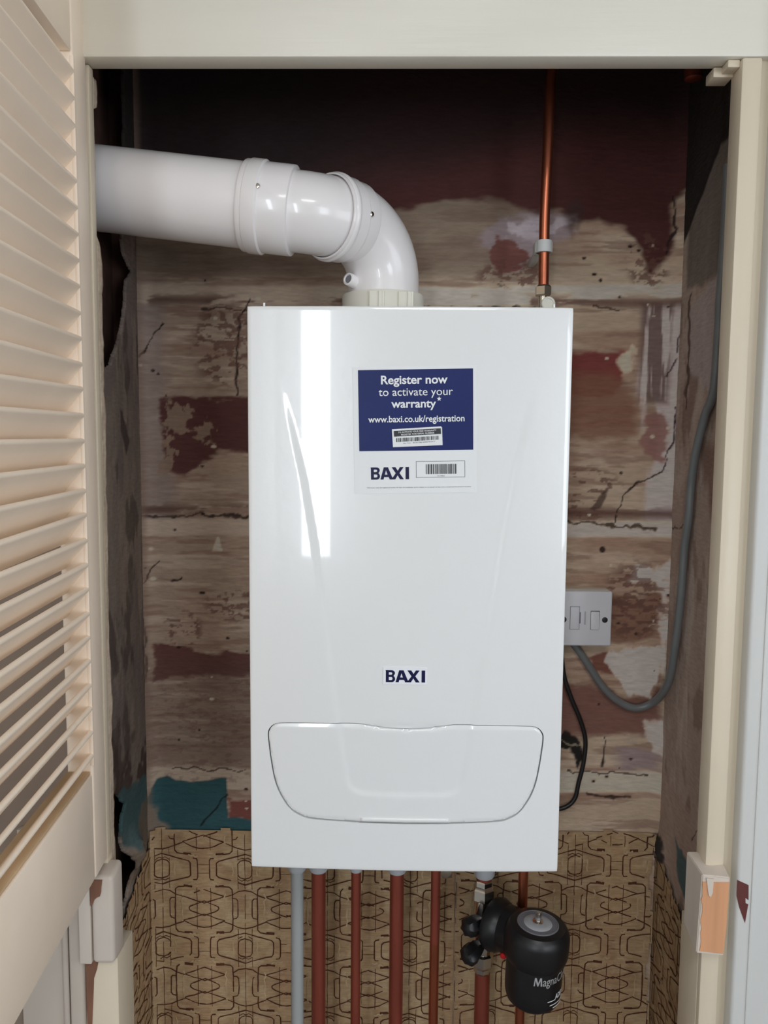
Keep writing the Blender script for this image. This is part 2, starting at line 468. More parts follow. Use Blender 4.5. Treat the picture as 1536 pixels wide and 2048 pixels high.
# pale scars where shelf battens once sat, with dark broken edges
for z0, z1, a in ((1.752, 1.781, 0.9), (1.388, 1.414, 0.95), (0.966, 1.002, 0.8)):
    zz = Z + 0.004 * (fbm(X * 12, Z * 5, 33) - 0.5) - 0.006 * sstep(0.1, 0.42, X)
    mk = sstep(z0 - 0.003, z0 + 0.003, zz) * (1 - sstep(z1 - 0.003, z1 + 0.003, zz))
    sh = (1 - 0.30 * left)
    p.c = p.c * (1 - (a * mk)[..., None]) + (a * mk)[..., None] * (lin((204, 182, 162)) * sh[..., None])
for pts, w in (([(-0.422, 1.418), (-0.369, 1.418), (-0.329, 1.421), (-0.18, 1.418)], 0.0022), ([(0.18, 1.418), (0.254, 1.416), (0.31, 1.412), (0.40, 1.405)], 0.0022),
               ([(-0.32, 1.7475), (-0.25, 1.744), (-0.18, 1.748)], 0.0016), ([(0.02, 1.7485), (0.13, 1.7485), (0.2, 1.75)], 0.0022), ([(0.29, 1.752), (0.33, 1.744)], 0.0016),
               ([(-0.38, 1.003), (-0.30, 0.999), (-0.26, 1.000)], 0.0016), ([(0.27, 1.006), (0.34, 1.003), (0.40, 1.000)], 0.0014), ([(0.30, 0.965), (0.373, 0.962)], 0.0024)):
    p.line(pts, (44, 32, 28), w, 0.9, 0.006, 70, int(1000 * abs(pts[0][0])))
for zc in (1.418, 1.747):
    band = np.exp(-((Z - zc - 0.012) / 0.010) ** 2) * (np.abs(X) > 0.1)
    p.streak(band, (84, 56, 48), 0.50, 14, 70, 111, 0.85)
for pts, w in (([(0.420, 1.60), (0.419, 1.547), (0.410, 1.527), (0.409, 1.511), (0.401, 1.496), (0.382, 1.485), (0.363, 1.478), (0.344, 1.459), (0.339, 1.440), (0.335, 1.416)], 0.0013),
               ([(0.422, 1.717), (0.419, 1.671), (0.407, 1.646)], 0.0011), ([(0.329, 1.063), (0.331, 1.042), (0.327, 1.017)], 0.0014), ([(0.405, 1.92), (0.409, 1.87), (0.398, 1.835)], 0.0014),
               ([(-0.246, 1.760), (-0.262, 1.729), (-0.267, 1.690), (-0.269, 1.612)], 0.0016), ([(-0.384, 1.721), (-0.396, 1.707), (-0.418, 1.670)], 0.0014),
               ([(-0.396, 1.348), (-0.411, 1.327), (-0.422, 1.311), (-0.426, 1.290)], 0.0014), ([(-0.36, 1.32), (-0.375, 1.315)], 0.0016),
               ([(-0.418, 1.25), (-0.419, 1.20), (-0.416, 1.15)], 0.0022)):
    p.line(pts, (40, 28, 25), w, 0.95, 0.005, 60, int(1000 * abs(pts[0][1])))
# flaked spots, scrapes, nail holes
for cx, cz, sx, sz, thr, sd in ((-0.285, 1.69, 0.05, 0.06, 0.50, 131), (-0.27, 1.275, 0.05, 0.025, 0.50, 132), (-0.36, 1.235, 0.03, 0.03, 0.56, 133), (0.29, 1.46, 0.05, 0.04, 0.60, 134), (0.16, 1.80, 0.05, 0.02, 0.52, 135), (0.37, 1.82, 0.03, 0.04, 0.52, 136), (-0.33, 1.03, 0.09, 0.07, 0.58, 137), (-0.31, 1.12, 0.10, 0.05, 0.58, 138), (0.37, 1.29, 0.05, 0.06, 0.5, 139)):
    g = np.exp(-(((X - cx) / sx) ** 2 + ((Z - cz) / sz) ** 2))
    p.streak(sstep(0.15, 0.5, g), (92, 62, 54), thr + 0.03, 90, 200, sd, 0.35 if sd in (137, 138) else 0.75, 0.04)
for k in range(70):
    cx, cz = random.choice((-1, 1)) * random.uniform(0.2, 0.42), random.uniform(0.93, 1.85)
    r = random.uniform(0.0012, 0.003)
    p.mix(1 - sstep(r * 0.6, r * 1.2, np.hypot((X - cx) * random.uniform(0.5, 1), Z - cz)), random.choice([(48, 34, 30), (48, 34, 30), (190, 172, 152)]))
p.mix(0.95 * (1 - sstep(0.004, 0.006, np.hypot(X - 0.315, Z - 1.372))), (40, 26, 22))
p.poly([(-0.300, 1.385), (-0.293, 1.364), (-0.309, 1.364)], (204, 184, 160), 0.9, 0.002, 0.003, 90, 90, 141)
p.poly([(0.295, 1.437), (0.318, 1.470), (0.321, 1.468), (0.31, 1.437)], (60, 42, 38), 0.8, 0.002, 0.004, 90, 90, 142)
# teal undercoat low on the left
p.poly([(-0.479, 0.80), (-0.450, 0.945), (-0.418, 0.958), (-0.405, 0.983), (-0.389, 0.987), (-0.375, 0.979), (-0.292, 0.984), (-0.290, 0.916), (-0.18, 0.918), (-0.18, 0.80)], (46, 76, 80), 1.0, 0.002, 0.004, 40, 40, 143)
p.poly([(-0.43, 0.80), (-0.43, 0.95), (-0.413, 0.945), (-0.40, 0.91), (-0.388, 0.90), (-0.388, 0.80)], (120, 106, 92), 0.85, 0.006, 0.014, 50, 50, 144)
p.line([(-0.289, 0.956), (-0.302, 0.943), (-0.315, 0.925), (-0.334, 0.902)], (26, 30, 32), 0.0014, 0.95, 0.004, 60, 9)
# knocked-out hole behind the cable, right
p.poly([(0.18, 1.075), (0.262, 1.072), (0.285, 1.066), (0.294, 1.03), (0.286, 1.005), (0.272, 1.045), (0.18, 1.05)], (34, 30, 28), 1.0, 0.002, 0.010, 60, 60, 145)
p.line([(0.25, 1.06), (0.27, 1.055), (0.285, 1.048)], (140, 128, 108), 0.0014, 0.8, 0.008, 60, 8)
# corner lump right, bottom
p.poly([(0.40, 0.90), (0.43, 0.905), (0.43, 0.86), (0.41, 0.875)], (60, 54, 52), 0.9, 0.004, 0.012, 60, 60, 146)
# brown tone down the left corner, flaked fillet in the corners
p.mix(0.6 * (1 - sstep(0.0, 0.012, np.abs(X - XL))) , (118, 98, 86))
p.c = np.clip(p.c * 1.45, 0, np.array([0.66, 0.58, 0.52]))
yb = YB + 0.0022 * (fbm(X * 9, Z * 9, 5) - 0.5) * 2 + 0.0012 * (fbm(X * 40, Z * 60, 6) - 0.5)
cr = np.clip((np.abs(X) - 0.392) / 0.028, 0, 1)
yb -= 0.010 * cr ** 2
lum = p.c.mean(-1)
yb -= 0.0012 * np.clip(lum / 0.25, 0, 1.3)
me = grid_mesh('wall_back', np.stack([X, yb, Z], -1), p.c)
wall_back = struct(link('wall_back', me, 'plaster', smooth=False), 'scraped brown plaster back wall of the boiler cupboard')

# side walls --------------------------------------------------------
ys = np.linspace(-0.005, YB, 123)
zs2 = np.concatenate([np.linspace(0.0, 0.6, 14)[:-1], np.arange(0.60, 2.12, 0.0026), np.linspace(2.12, 2.40, 8)])
Y2, Z2 = np.meshgrid(ys, zs2)
RAG_UP = [(1.635, 0.139), (1.646, 0.168), (1.686, 0.208), (1.733, 0.232), (1.779, 0.246), (1.797, 0.272), (1.803, 0.254), (1.819, 0.229), (1.84, 0.228), (1.92, 0.24), (2.0, 0.25), (2.4, 0.25)]
RAG_LO = [(0.805, 0.02), (0.808, 0.145), (0.824, 0.150), (0.841, 0.187), (0.864, 0.202), (0.898, 0.199), (0.929, 0.170), (0.943, 0.166), (0.974, 0.173), (0.992, 0.192), (1.02, 0.155), (1.043, 0.127), (1.075, 0.03)]
def rag(z):
    a = np.interp(z, [q[0] for q in RAG_UP], [q[1] for q in RAG_UP], left=-1, right=0.25)
    b = np.interp(z, [q[0] for q in RAG_LO], [q[1] for q in RAG_LO], left=-1, right=-1)
    return np.maximum(a, b)
q_ = Paint(Y2, Z2, (138, 124, 114))
q_.mix(0.6 * sstep(0.4, 0.7, fbm(Y2 * 14, Z2 * 6, 21)), (116, 104, 100))
q_.streak(np.ones_like(Y2), (156, 140, 126), 0.56, 40, 9, 22, 0.5)
q_.streak(np.ones_like(Y2), (70, 58, 54), 0.62, 30, 12, 23, 0.6)
q_.mix(0.9 * sstep(1.86, 1.93, Z2), (34, 28, 28))
q_.poly([(0.20, 1.585), (0.212, 1.585), (0.24, 1.54), (0.225, 1.52), (0.205, 1.555)], (78, 66, 64), 0.9, 0.003, 0.004, 40, 40, 24)
q_.streak(1 - sstep(1.02, 1.22, Z2), (62, 46, 40), 0.56, 26, 26, 25, 0.8)
q_.poly([(0.16, 1.02), (0.232, 1.01), (0.31, 0.985), (0.31, 0.90), (0.203, 0.905), (0.17, 0.94)], (72, 100, 102), 0.9, 0.004, 0.01, 40, 40, 26)
q_.poly([(0.25, 0.95), (0.31, 0.97), (0.31, 0.86), (0.19, 0.86), (0.19, 0.91), (0.23, 0.915)], (122, 106, 90), 0.85, 0.006, 0.014, 60, 60, 27)
kc = rag(0.5 * (Z2[:-1, :-1] + Z2[1:, 1:]) + 0.004 * (fbm(Y2[:-1, :-1] * 80, Z2[:-1, :-1] * 80, 29) - 0.5)) + 0.008 * (fbm(Y2[:-1, :-1] * 50, Z2[:-1, :-1] * 70, 28) - 0.5) < 0.5 * (Y2[:-1, :-1] + Y2[1:, 1:])
xl = XL + 0.003 * (fbm(Y2 * 12, Z2 * 8, 15) - 0.5) + 0.002 * (fbm(Y2 * 60, Z2 * 60, 16) - 0.5)
lump = np.exp(-(((Y2 - 0.215) / 0.03) ** 2 + ((Z2 - 0.90) / 0.03) ** 2))
xl += 0.018 * lump * (0.5 + fbm(Y2 * 60, Z2 * 60, 31))
me = grid_mesh('wall_left', np.stack([xl, Y2, Z2], -1), q_.c, keep=kc, skirt=(-0.005, 0, 0))
wall_left = struct(link('wall_left', me, 'plaster', smooth=False), 'sooty plaster left wall of the cupboard with a ragged broken edge')
bm = bmesh.new()
add_box(bm, XL - 0.09, XL - 0.045, -0.005, YB + 0.01, 0, 2.40)
bm_obj('brickwork', bm, 'recess', wall_left)

r_ = Paint(Y2, Z2, (176, 154, 140))
r_.streak(np.ones_like(Y2), (130, 106, 94), 0.57, 40, 12, 61, 0.6)
r_.streak(np.ones_like(Y2), (194, 176, 162), 0.56, 30, 10, 62, 0.6)
r_.poly([(0.0, 1.78), (0.20, 1.765), (0.255, 1.74), (0.25, 1.66), (0.20, 1.63), (0.0, 1.56)], (182, 166, 160), 0.95, 0.006, 0.012, 30, 20, 63)
r_.poly([(0.0, 1.93), (0.15, 1.965), (0.23, 1.905), (0.27, 1.86), (0.27, 1.77), (0.2, 1.765), (0.0, 1.78)], (122, 112, 104), 0.9, 0.006, 0.012, 24, 24, 65)
r_.mix(0.95 * sstep(-0.004, 0.004, Z2 - (1.945 - 0.25 * np.clip(Y2 - 0.16, 0, 1) * 3.2) + 0.006 * (fbm(Y2 * 30, Z2 * 30, 66) - 0.5)), (36, 30, 30))
r_.poly([(0.0, 1.54), (0.19, 1.54), (0.14, 1.44), (0.0, 1.40)], (136, 106, 92), 0.8, 0.01, 0.016, 40, 20, 67)
r_.line([(0.252, 1.76), (0.25, 1.70), (0.247, 1.64), (0.25, 1.60)], (84, 60, 54), 0.006, 0.85, 0.01, 60, 68)
r_.poly([(0.30, 1.02), (0.16, 1.0), (0.11, 0.9), (0.2, 0.86), (0.30, 0.90)], (176, 152, 138), 0.9, 0.006, 0.01, 30, 30, 69)
r_.poly([(0.215, 0.935), (0.165, 0.93), (0.14, 0.89), (0.15, 0.85), (0.20, 0.885)], (70, 100, 104), 0.9, 0.004, 0.008, 50, 50, 70)
r_.poly([(0.30, 0.905), (0.262, 0.912), (0.25, 0.885), (0.272, 0.85), (0.30, 0.87)], (58, 52, 50), 1.0, 0.004, 0.012, 60, 60, 71)
for pts in ([(0.10, 1.22), (0.13, 1.16), (0.10, 1.12)], [(0.12, 1.02), (0.15, 0.97)], [(0.29, 1.41), (0.25, 1.414), (0.235, 1.42)]):
    r_.line(pts, (56, 42, 38), 0.0022, 0.8, 0.008, 60, int(pts[0][1] * 100))
xr = XR - 0.003 * (fbm(Y2 * 12, Z2 * 8, 18) - 0.5) - 0.002 * (fbm(Y2 * 60, Z2 * 60, 19) - 0.5)
xr -= 0.012 * np.exp(-(((Y2 - 0.275) / 0.02) ** 2 + ((Z2 - 0.885) / 0.02) ** 2)) * (0.5 + fbm(Y2 * 60, Z2 * 60, 32))
me = grid_mesh('wall_right', np.stack([xr, Y2, Z2], -1), r_.c, flip=True)
wall_right = struct(link('wall_right', me, 'plaster', smooth=False), 'patchy grey plaster right wall of the cupboard')

# ------------------------------------------------------------------ wallpaper
PER = 0.1375
def mirror(pl):
    return [pl, [(-u, v) for u, v in pl]]
U = PER / 830.0 * 1.0
MOT = []      # (centre kind, polyline in crop units relative to the motif centre, thickness)
def motif(kind, pl, w=1.0, mu=True, mv=False):
    s = [pl]
    if mu:
        s += [[(-a, b) for a, b in pl]]
    if mv:
        s += [[(a, -b) for a, b in t] for t in list(s)]
    for t in s:
        MOT.append((kind, t, w))
motif('O', [(0, 92), (48, 80), (70, 55), (70, -55), (48, -80), (0, -92)])
motif('O', [(0, 148), (70, 130), (140, 108), (262, 78), (283, 58), (285, 0), (283, -60), (265, -80), (140, -108), (70, -128), (0, -150)], 1.1)
motif('O', [(312, 104), (342, 100), (354, 82), (355, 0), (354, -82), (344, -102), (312, -104)], 1.1)
motif('O', [(70, 92), (30, 112), (0, 100)], 0.7, mv=True)
motif('X', [(-208, 117), (-100, 150), (-40, 172), (0, 186)])
motif('X', [(-208, 117), (-110, 85), (0, 52)])
motif('X', [(0, 72), (-110, 32), (-142, 18), (-150, 0), (-142, -18), (-110, -34), (0, -72)])
motif('X', [(-208, -120), (-110, -92), (0, -56)])
motif('X', [(-208, -122), (-110, -165), (-50, -182), (0, -186)])
motif('X', [(-130, 218), (-200, 214), (-258, 212), (-284, 190), (-290, 100), (-290, -100), (-287, -205), (-265, -232), (-200, -240), (-130, -238)], 1.15)
motif('X', [(-200, 222), (-120, 214)], 2.2)
motif('X', [(-200, -236), (-125, -240)], 2.2)
motif('P', [(0, 180), (70, 168), (130, 135), (206, 112)])
motif('P', [(0, -196), (70, -182), (130, -158), (206, -130)])
motif('P', [(128, 102), (88, 98), (72, 82), (70, 0), (70, -70), (84, -92), (118, -100)])
motif('O', [(0, 190), (0, -190)], 0.5, mu=False)
motif('P', [(0, 190), (0, -190)], 0.5, mu=False)
motif('X', [(70, 200), (70, -200)], 0.55)
motif('O', [(70, 55), (70, 190)], 0.45, mv=True)
motif('XL', [(-150, 228), (-120, 250), (-104, 234), (-86, 262), (-62, 246), (-40, 256)], 1.5)
motif('XL', [(-150, -246), (-122, -262), (-104, -246), (-84, -272), (-60, -258)], 1.5)
motif('XL', [(-222, 150), (-205, 110), (-225, 80), (-215, 20), (-222, -60), (-210, -110), (-226, -150)], 1.3)
motif('OL', [(118, 60), (125, 20), (116, -20), (124, -60)], 1.3)
motif('B', [(0, 40), (60, 42)], 0.4, mv=True)

def ribbons(inside, u0, v0, ur, vr):
    """line work of the paper as flat ribbons, (u, v) metres on the wall"""
    quads, lights = [], []
    rnd = random.Random(3)
    for i in range(math.floor((ur[0] - u0) / PER) - 1, math.ceil((ur[1] - u0) / PER) + 1):
        for j in range(math.floor((vr[0] - v0) / PER) - 1, math.ceil((vr[1] - v0) / PER) + 1):
            cen = {'O': (u0 + i * PER, v0 + j * PER), 'P': (u0 + i * PER, v0 + (j + 0.5) * PER), 'X': (u0 + (i + 0.5) * PER, v0 + (j + 0.5) * PER), 'B': (u0 + (i + 0.5) * PER, v0 + j * PER)}
            cen['XL'], cen['OL'] = cen['X'], cen['O']
            for kind, pl, w in MOT:
                cu, cv = cen[kind]
                pts = []
                for a, b in zip(pl, pl[1:]):
                    n = max(1, int(math.hypot(b[0] - a[0], b[1] - a[1]) / 45))
                    pts += [(a[0] + (b[0] - a[0]) * t / n, a[1] + (b[1] - a[1]) * t / n) for t in range(n)]
                pts.append(pl[-1])
                pts = [(cu + a * U + rnd.uniform(-1, 1) * 0.00045, cv + b * (PER / 770.0) + rnd.uniform(-1, 1) * 0.00045) for a, b in pts]
                for (ax, ay), (bx, by) in zip(pts, pts[1:]):
                    if not (inside(ax, ay) and inside(bx, by)) or min(ax, bx) < ur[0] or max(ax, bx) > ur[1]:
                        continue
                    if rnd.random() < 0.035:
                        continue
                    L = math.hypot(bx - ax, by - ay) or 1e-6
                    h = 0.00082 * w * rnd.uniform(0.75, 1.3)
                    nx, ny = -(by - ay) / L * h, (bx - ax) / L * h
                    tx, ty = (bx - ax) / L * 0.0004, (by - ay) / L * 0.0004
                    lights.append(kind[-1] == 'L')
                    quads.append([(ax - tx + nx, ay - ty + ny), (ax - tx - nx, ay - ty - ny), (bx + tx - nx, by + ty - ny), (bx + tx + nx, by + ty + ny)])
    return quads, lights

def wallpaper(parent, to3d, ur, vr, inside, u0, v0, step=0.004):
    us = np.arange(ur[0], ur[1] + step * 0.5, step)
    vs = np.arange(vr[0], vr[1] + step * 0.5, step)
    A, B = np.meshgrid(us, vs)
    pp = Paint(A, B, (176, 148, 112))
    pp.mix(0.55 * sstep(0.42, 0.62, fbm(A * 26, B * 26, 81)), (152, 118, 88))
    pp.mix(0.45 * sstep(0.5, 0.68, fbm(A * 60, B * 60, 82)), (196, 172, 138))
    ph = np.cos((A - u0) / PER * 2 * np.pi)
    pp.mix(0.35 * sstep(-0.2, 0.9, -ph), (186, 150, 114))
    P3 = to3d(A, B, 0.0012)
    keep = np.array([[inside(a, b) for a in us[:-1] + step / 2] for b in vs[:-1] + step / 2])
    me = grid_mesh('wallpaper', P3, pp.c, keep=keep)
    q, lt = ribbons(inside, u0, v0, ur, vr)
    if q:
        Q = np.array(q)
        P4 = to3d(Q[..., 0], Q[..., 1], 0.0020 + (np.arange(len(Q)) % 11)[:, None] * 0.00004).reshape(-1, 3)
        bm = bmesh.new()
        bm.from_mesh(me)
        vv = [bm.verts.new(tuple(t)) for t in P4]
        for k in range(len(Q)):
            f = bm.faces.new(vv[4 * k:4 * k + 4])
            f.material_index = 2 if lt[k] else 1
        bm.to_mesh(me)
        bm.free()
    return link('wallpaper', me, ['paper', 'ink', 'fleck'], parent, smooth=False)

edge = lambda u: 0.0025 * math.sin(u * 60) + 0.0015 * math.sin(u * 170 + 1)
ins_b = lambda u, v: (0.25 < v < (0.899 if u < 0.1 else 0.907) + edge(u) * 0.4) and (-0.4165 < u < 0.4105 - 0.003 * math.sin(v * 40))
wallpaper(wall_back, lambda a, b, o: np.stack([a, YB - 0.0048 - 0.011 * np.clip((np.abs(a) - 0.392) / 0.028, 0, 1) ** 2 - o, b], -1), (-0.42, 0.09), (0.25, 0.912), ins_b, -0.398, 0.831)
wallpaper(wall_back, lambda a, b, o: np.stack([a, YB - 0.0052 - 0.011 * np.clip((np.abs(a) - 0.392) / 0.028, 0, 1) ** 2 - o, b], -1), (0.09, 0.416), (0.25, 0.912), ins_b, 0.285 - 2 * PER, 0.849)
ins_l = lambda u, v: 0.25 < v < 0.885 - (0.30 - u) * 0.42 + edge(u * 3) * 2 and u > float(rag(v)) + 0.004 + edge(v * 3) and u < 0.300
wallpaper(wall_left, lambda a, b, o: np.stack([np.full_like(a, XL + 0.0025 + o), a, b], -1), (-0.02, 0.300), (0.25, 0.90), ins_l, 0.30, 0.831)
ins_r = lambda u, v: 0.25 < v < 0.893 - (0.30 - u) * 0.42 + edge(u * 3) * 2 and -0.02 < u < 0.300
wallpaper(wall_right, lambda a, b, o: np.stack([np.full_like(a, XR - 0.0035 - o), a, b], -1), (-0.02, 0.300), (0.25, 0.90), ins_r, 0.29, 0.849)

# ------------------------------------------------------------------ room shell and joinery
struct(box('floor', -1.0, 2.45, -3.35, 0.40, -0.05, 0.0, 'floor'))
struct(box('ceiling', -1.0, 2.45, -3.35, 0.40, 2.40, 2.45, 'ceil'))
bm = bmesh.new()
add_box(bm, -1.0, -0.60, -0.018, 0.06, 0, 2.40)
add_box(bm, -0.60, -0.4005, -0.018, -0.0065, 0, 2.40)
add_box(bm, 0.44, 2.45, -0.018, 0.06, 0, 2.40)
add_box(bm, -0.48, 0.45, -0.006, 0.03, 2.06, 2.40)
struct(bm_obj('wall_front', bm, 'wallshade', smooth=False))
bm = bmesh.new()
for x0, x1, z0, z1 in ((-1.0, -0.73, 0, 2.4), (-0.73, -0.51, 0, 0.90), (-0.73, -0.51, 2.34, 2.4), (-0.51, 1.16, 0, 2.4), (1.16, 2.16, 0, 0.93), (1.16, 2.16, 2.17, 2.4), (2.16, 2.45, 0, 2.4)):
    add_box(bm, x0, x1, -3.35, -3.25, z0, z1)
struct(bm_obj('wall_rear', bm, 'room', smooth=False))
struct(box('wall_west', -1.0, -0.9, -3.35, 0.06, 0, 2.40, 'room'))  # unseen room wall, set close in to darken the space behind the door
bm = bmesh.new()
for y0, y1, z0, z1 in ((-3.35, -2.36, 0, 2.4), (-2.36, -0.84, 0, 0.98), (-2.36, -0.84, 2.12, 2.4), (-0.84, 0.06, 0, 2.4)):
    add_box(bm, 2.35, 2.45, y0, y1, z0, z1)
struct(bm_obj('wall_east', bm, 'room', smooth=False))
# closing brickwork outside the cupboard
bm = bmesh.new()
add_box(bm, -0.60, 0.60, 0.315, 0.40, 0, 2.40)
add_box(bm, 0.432, 0.60, 0.062, 0.315, 0, 2.40)
add_box(bm, -0.60, -0.50, 0.062, 0.315, 0, 2.40)
struct(bm_obj('wall_outer', bm, 'recess', smooth=False))

struct(box('trim_1', -0.393, 0.402, -0.036, -0.004, 1.970, 2.40, 'lintel', bev=0.003), 'white painted board across the top of the cupboard opening')
# right lining: inner slip, face, recessed margin
bm = bmesh.new()
add_box(bm, 0.3655, 0.388, -0.036, -0.004, 0.0, 1.9695, 0.0025)
add_box(bm, 0.388, 0.440, -0.027, -0.004, 0.0, 2.40, 0.001)
add_box(bm, 0.3645, 0.388, -0.028, 0.032, 0.0, 0.934, 0.002)
trim_right = struct(bm_obj('trim_2', bm, 'cream'), 'cream painted lining on the right of the opening')
bm = bmesh.new()
add_box(bm, 0.4005, 0.470, -0.046, -0.018, 0.0, 2.40, 0.004, 3)
for gx in (0.4175,):
    add_box(bm, gx, gx + 0.0035, -0.0478, -0.044, 0.0, 2.40, 0.0013)
struct(bm_obj('trim_3', bm, 'arch'), 'cool white architrave along the right edge')
bm = bmesh.new()
for poly, y0 in (([(0.4003, 1.020), (0.4075, 1.017), (0.4140, 1.014), (0.4148, 0.995), (0.4110, 0.998), (0.4115, 0.991), (0.4148, 0.990), (0.4120, 0.966), (0.4045, 0.985), (0.4005, 1.0)], -0.0466),):
    f = bm.faces.new([bm.verts.new((a, y0, b)) for a, b in poly])
    r = bmesh.ops.extrude_face_region(bm, geom=[f])
    bmesh.ops.translate(bm, verts=[v for v in r['geom'] if isinstance(v, bmesh.types.BMVert)], vec=(0, 0.001, 0))
bmesh.ops.recalc_face_normals(bm, faces=bm.faces)
ar = bpy.data.objects['trim_3']
bm_obj('chipped_paint', bm, 'maroonp', ar, smooth=False)
# left lining
bm = bmesh.new()
add_box(bm, -0.400, -0.3705, -0.020, -0.006, 1.02, 1.9695, 0.0015)
add_box(bm, -0.400, -0.3585, -0.028, 0.030, 0.0, 0.8935, 0.002)
add_box(bm, -0.402, -0.3725, -0.016, 0.012, 0.8935, 1.03, 0.001)
trim_left = struct(bm_obj('trim_4', bm, 'cream'), 'cream painted lining on the left of the opening')
# rough plaster margin behind the left lining
zz = np.arange(0.90, 1.968, 0.006)
uu = np.linspace(0, 1, 5)
Ag, Bg = np.meshgrid(uu, zz)
wd = 0.003 + 0.009 * fbm(Bg * 0 + 2, Bg * 14, 77) + 0.005 * fbm(Bg * 0, Bg * 90, 78)
wd = np.where((Bg > 1.78) & (Bg < 1.93), 0.001, wd)
Pm = np.stack([-0.372 + 0.0015 * fbm(Ag * 4, Bg * 50, 79), -0.0065 + Ag * wd * 1.5, Bg], -1)
pc = Paint(Ag, Bg, (196, 178, 158))
pc.mix(0.5 * sstep(0.45, 0.7, fbm(Ag * 3, Bg * 60, 80)), (150, 132, 116))
link('plaster_margin', grid_mesh('plaster_margin', Pm, pc.c, skirt=(-0.05, 0, 0)), 'plaster', trim_left, smooth=False)
# white wall and beaded edge below the louvred door
bm = bmesh.new()
add_box(bm, -0.480, -0.4215, -0.030, -0.018, 0.0, 1.06, 0.001)
add_box(bm, -0.4185, -0.4005, -0.034, -0.018, 0.0, 1.06, 0.004, 3)
add_sweep(bm, [(-0.4235, -0.030, 0.0), (-0.4235, -0.030, 1.06)], 0.004, 12)
trim5 = struct(bm_obj('trim_5', bm, 'dimwhite'), 'white beaded edging under the louvred door')
# peeled teal paint and torn wood
def chip(name, poly, y, m, parent, th=0.0008):
    bm = bmesh.new()
    f = bm.faces.new([bm.verts.new((a, y, b)) for a, b in poly])
    r = bmesh.ops.extrude_face_region(bm, geom=[f])
    bmesh.ops.translate(bm, verts=[v for v in r['geom'] if isinstance(v, bmesh.types.BMVert)], vec=(0, th + 0.001, 0))
    bmesh.ops.recalc_face_normals(bm, faces=bm.faces)
    return bm_obj(name, bm, m, parent, smooth=False)
chip('peeled_patch', [(0.3675, 0.9345), (0.3875, 0.9345), (0.3872, 0.895), (0.3862, 0.872), (0.3845, 0.868), (0.3815, 0.880), (0.3795, 0.896), (0.3768, 0.905), (0.3752, 0.915), (0.3712, 0.924)], -0.0288, 'teal', trim_right)
chip('torn_strip', [(-0.3985, 0.893), (-0.3820, 0.893), (-0.3850, 0.878), (-0.3890, 0.866), (-0.3905, 0.84), (-0.3925, 0.81), (-0.3945, 0.775), (-0.3975, 0.77), (-0.3992, 0.84)], -0.0288, 'torn', trim_left)

# ------------------------------------------------------------------ louvred door, hinged open towards the room
door = thing('louvred_door', 'open cream louvred cupboard door on the left, slats above a plain bottom rail', 'door', (-0.371, -0.020, 1.02))
Dm = Matrix.Translation((-0.371, -0.020, 1.02)) @ Matrix.Rotation(R(4.0), 4, 'Z') @ Matrix.Rotation(R(0.5), 4, 'X')
def dbm(bm):
    # local: x = thickness (0 at visible face, negative behind), y = -distance from the hinge, z from the door's bottom
    bmesh.ops.transform(bm, matrix=Dm, verts=bm.verts)
    return bm
DL, DH, ST, TH = 0.36, 1.03, 0.047, 0.030
for s0 in (0.0, DL - ST):
    bm = bmesh.new()
    add_box(bm, -TH, 0.0, -(s0 + ST), -s0, 0.0, DH, 0.003, 3)
    if s0 == 0.0:
        add_box(bm, -0.0035, 0.0012, -(ST + 0.0005), -(ST - 0.0035), 0.140, 0.935, 0.001)
    bm_obj('stile', dbm(bm), 'door', door)
bm = bmesh.new()
add_box(bm, -TH, -0.001, -(DL - ST), -ST, 0.0, 0.130, 0.002)
o = bm_obj('bottom_rail', dbm(bm), 'door', door)
bm = bmesh.new()
add_box(bm, -TH, -0.003, -(DL - ST), -ST, 0.1302, 0.1335, 0.001)
bm_obj('ledge', dbm(bm), 'ledge', door)['label'] = 'grubby unpainted ledge on the rail'
bm = bmesh.new()
add_box(bm, -TH, -0.001, -(DL - ST), -ST, 0.938, DH, 0.002)
bm_obj('top_rail', dbm(bm), 'door', door)
bm = bmesh.new()
PITCH, n_sl = 0.02835, 28
for k in range(n_sl):
    zc = 0.155 + k * PITCH
    # each slat falls from a rounded nose at the visible face to the back of the door
    w, t, tilt = 0.0440, 0.0062, R(50 + random.uniform(-1.0, 1.0))
    prof = []
    for a in np.linspace(-90, 90, 7):
        prof.append((0.0 - t / 2 + t / 2 * math.cos(R(a)), t / 2 * math.sin(R(a))))
    prof += [(-w, t / 2), (-w, -t / 2)]
    ca, sa = math.cos(tilt), math.sin(tilt)
    pts = [(0.0005 + u * ca - v * sa, zc + u * sa + v * ca) for u, v in prof]
    y0, y1 = -ST + 0.0, -(DL - ST)
    j = random.uniform(-0.0008, 0.0008)
    A_ = [bm.verts.new((a, y0, b + j)) for a, b in pts]
    B_ = [bm.verts.new((a, y1, b - j)) for a, b in pts]
    n = len(pts)
    for i in range(n):
        bm.faces.new((A_[i], A_[(i + 1) % n], B_[(i + 1) % n], B_[i]))
    bm.faces.new(A_[::-1])
    bm.faces.new(B_)
bmesh.ops.recalc_face_normals(bm, faces=bm.faces)
bm_obj('slat_panel', dbm(bm), 'door', door)

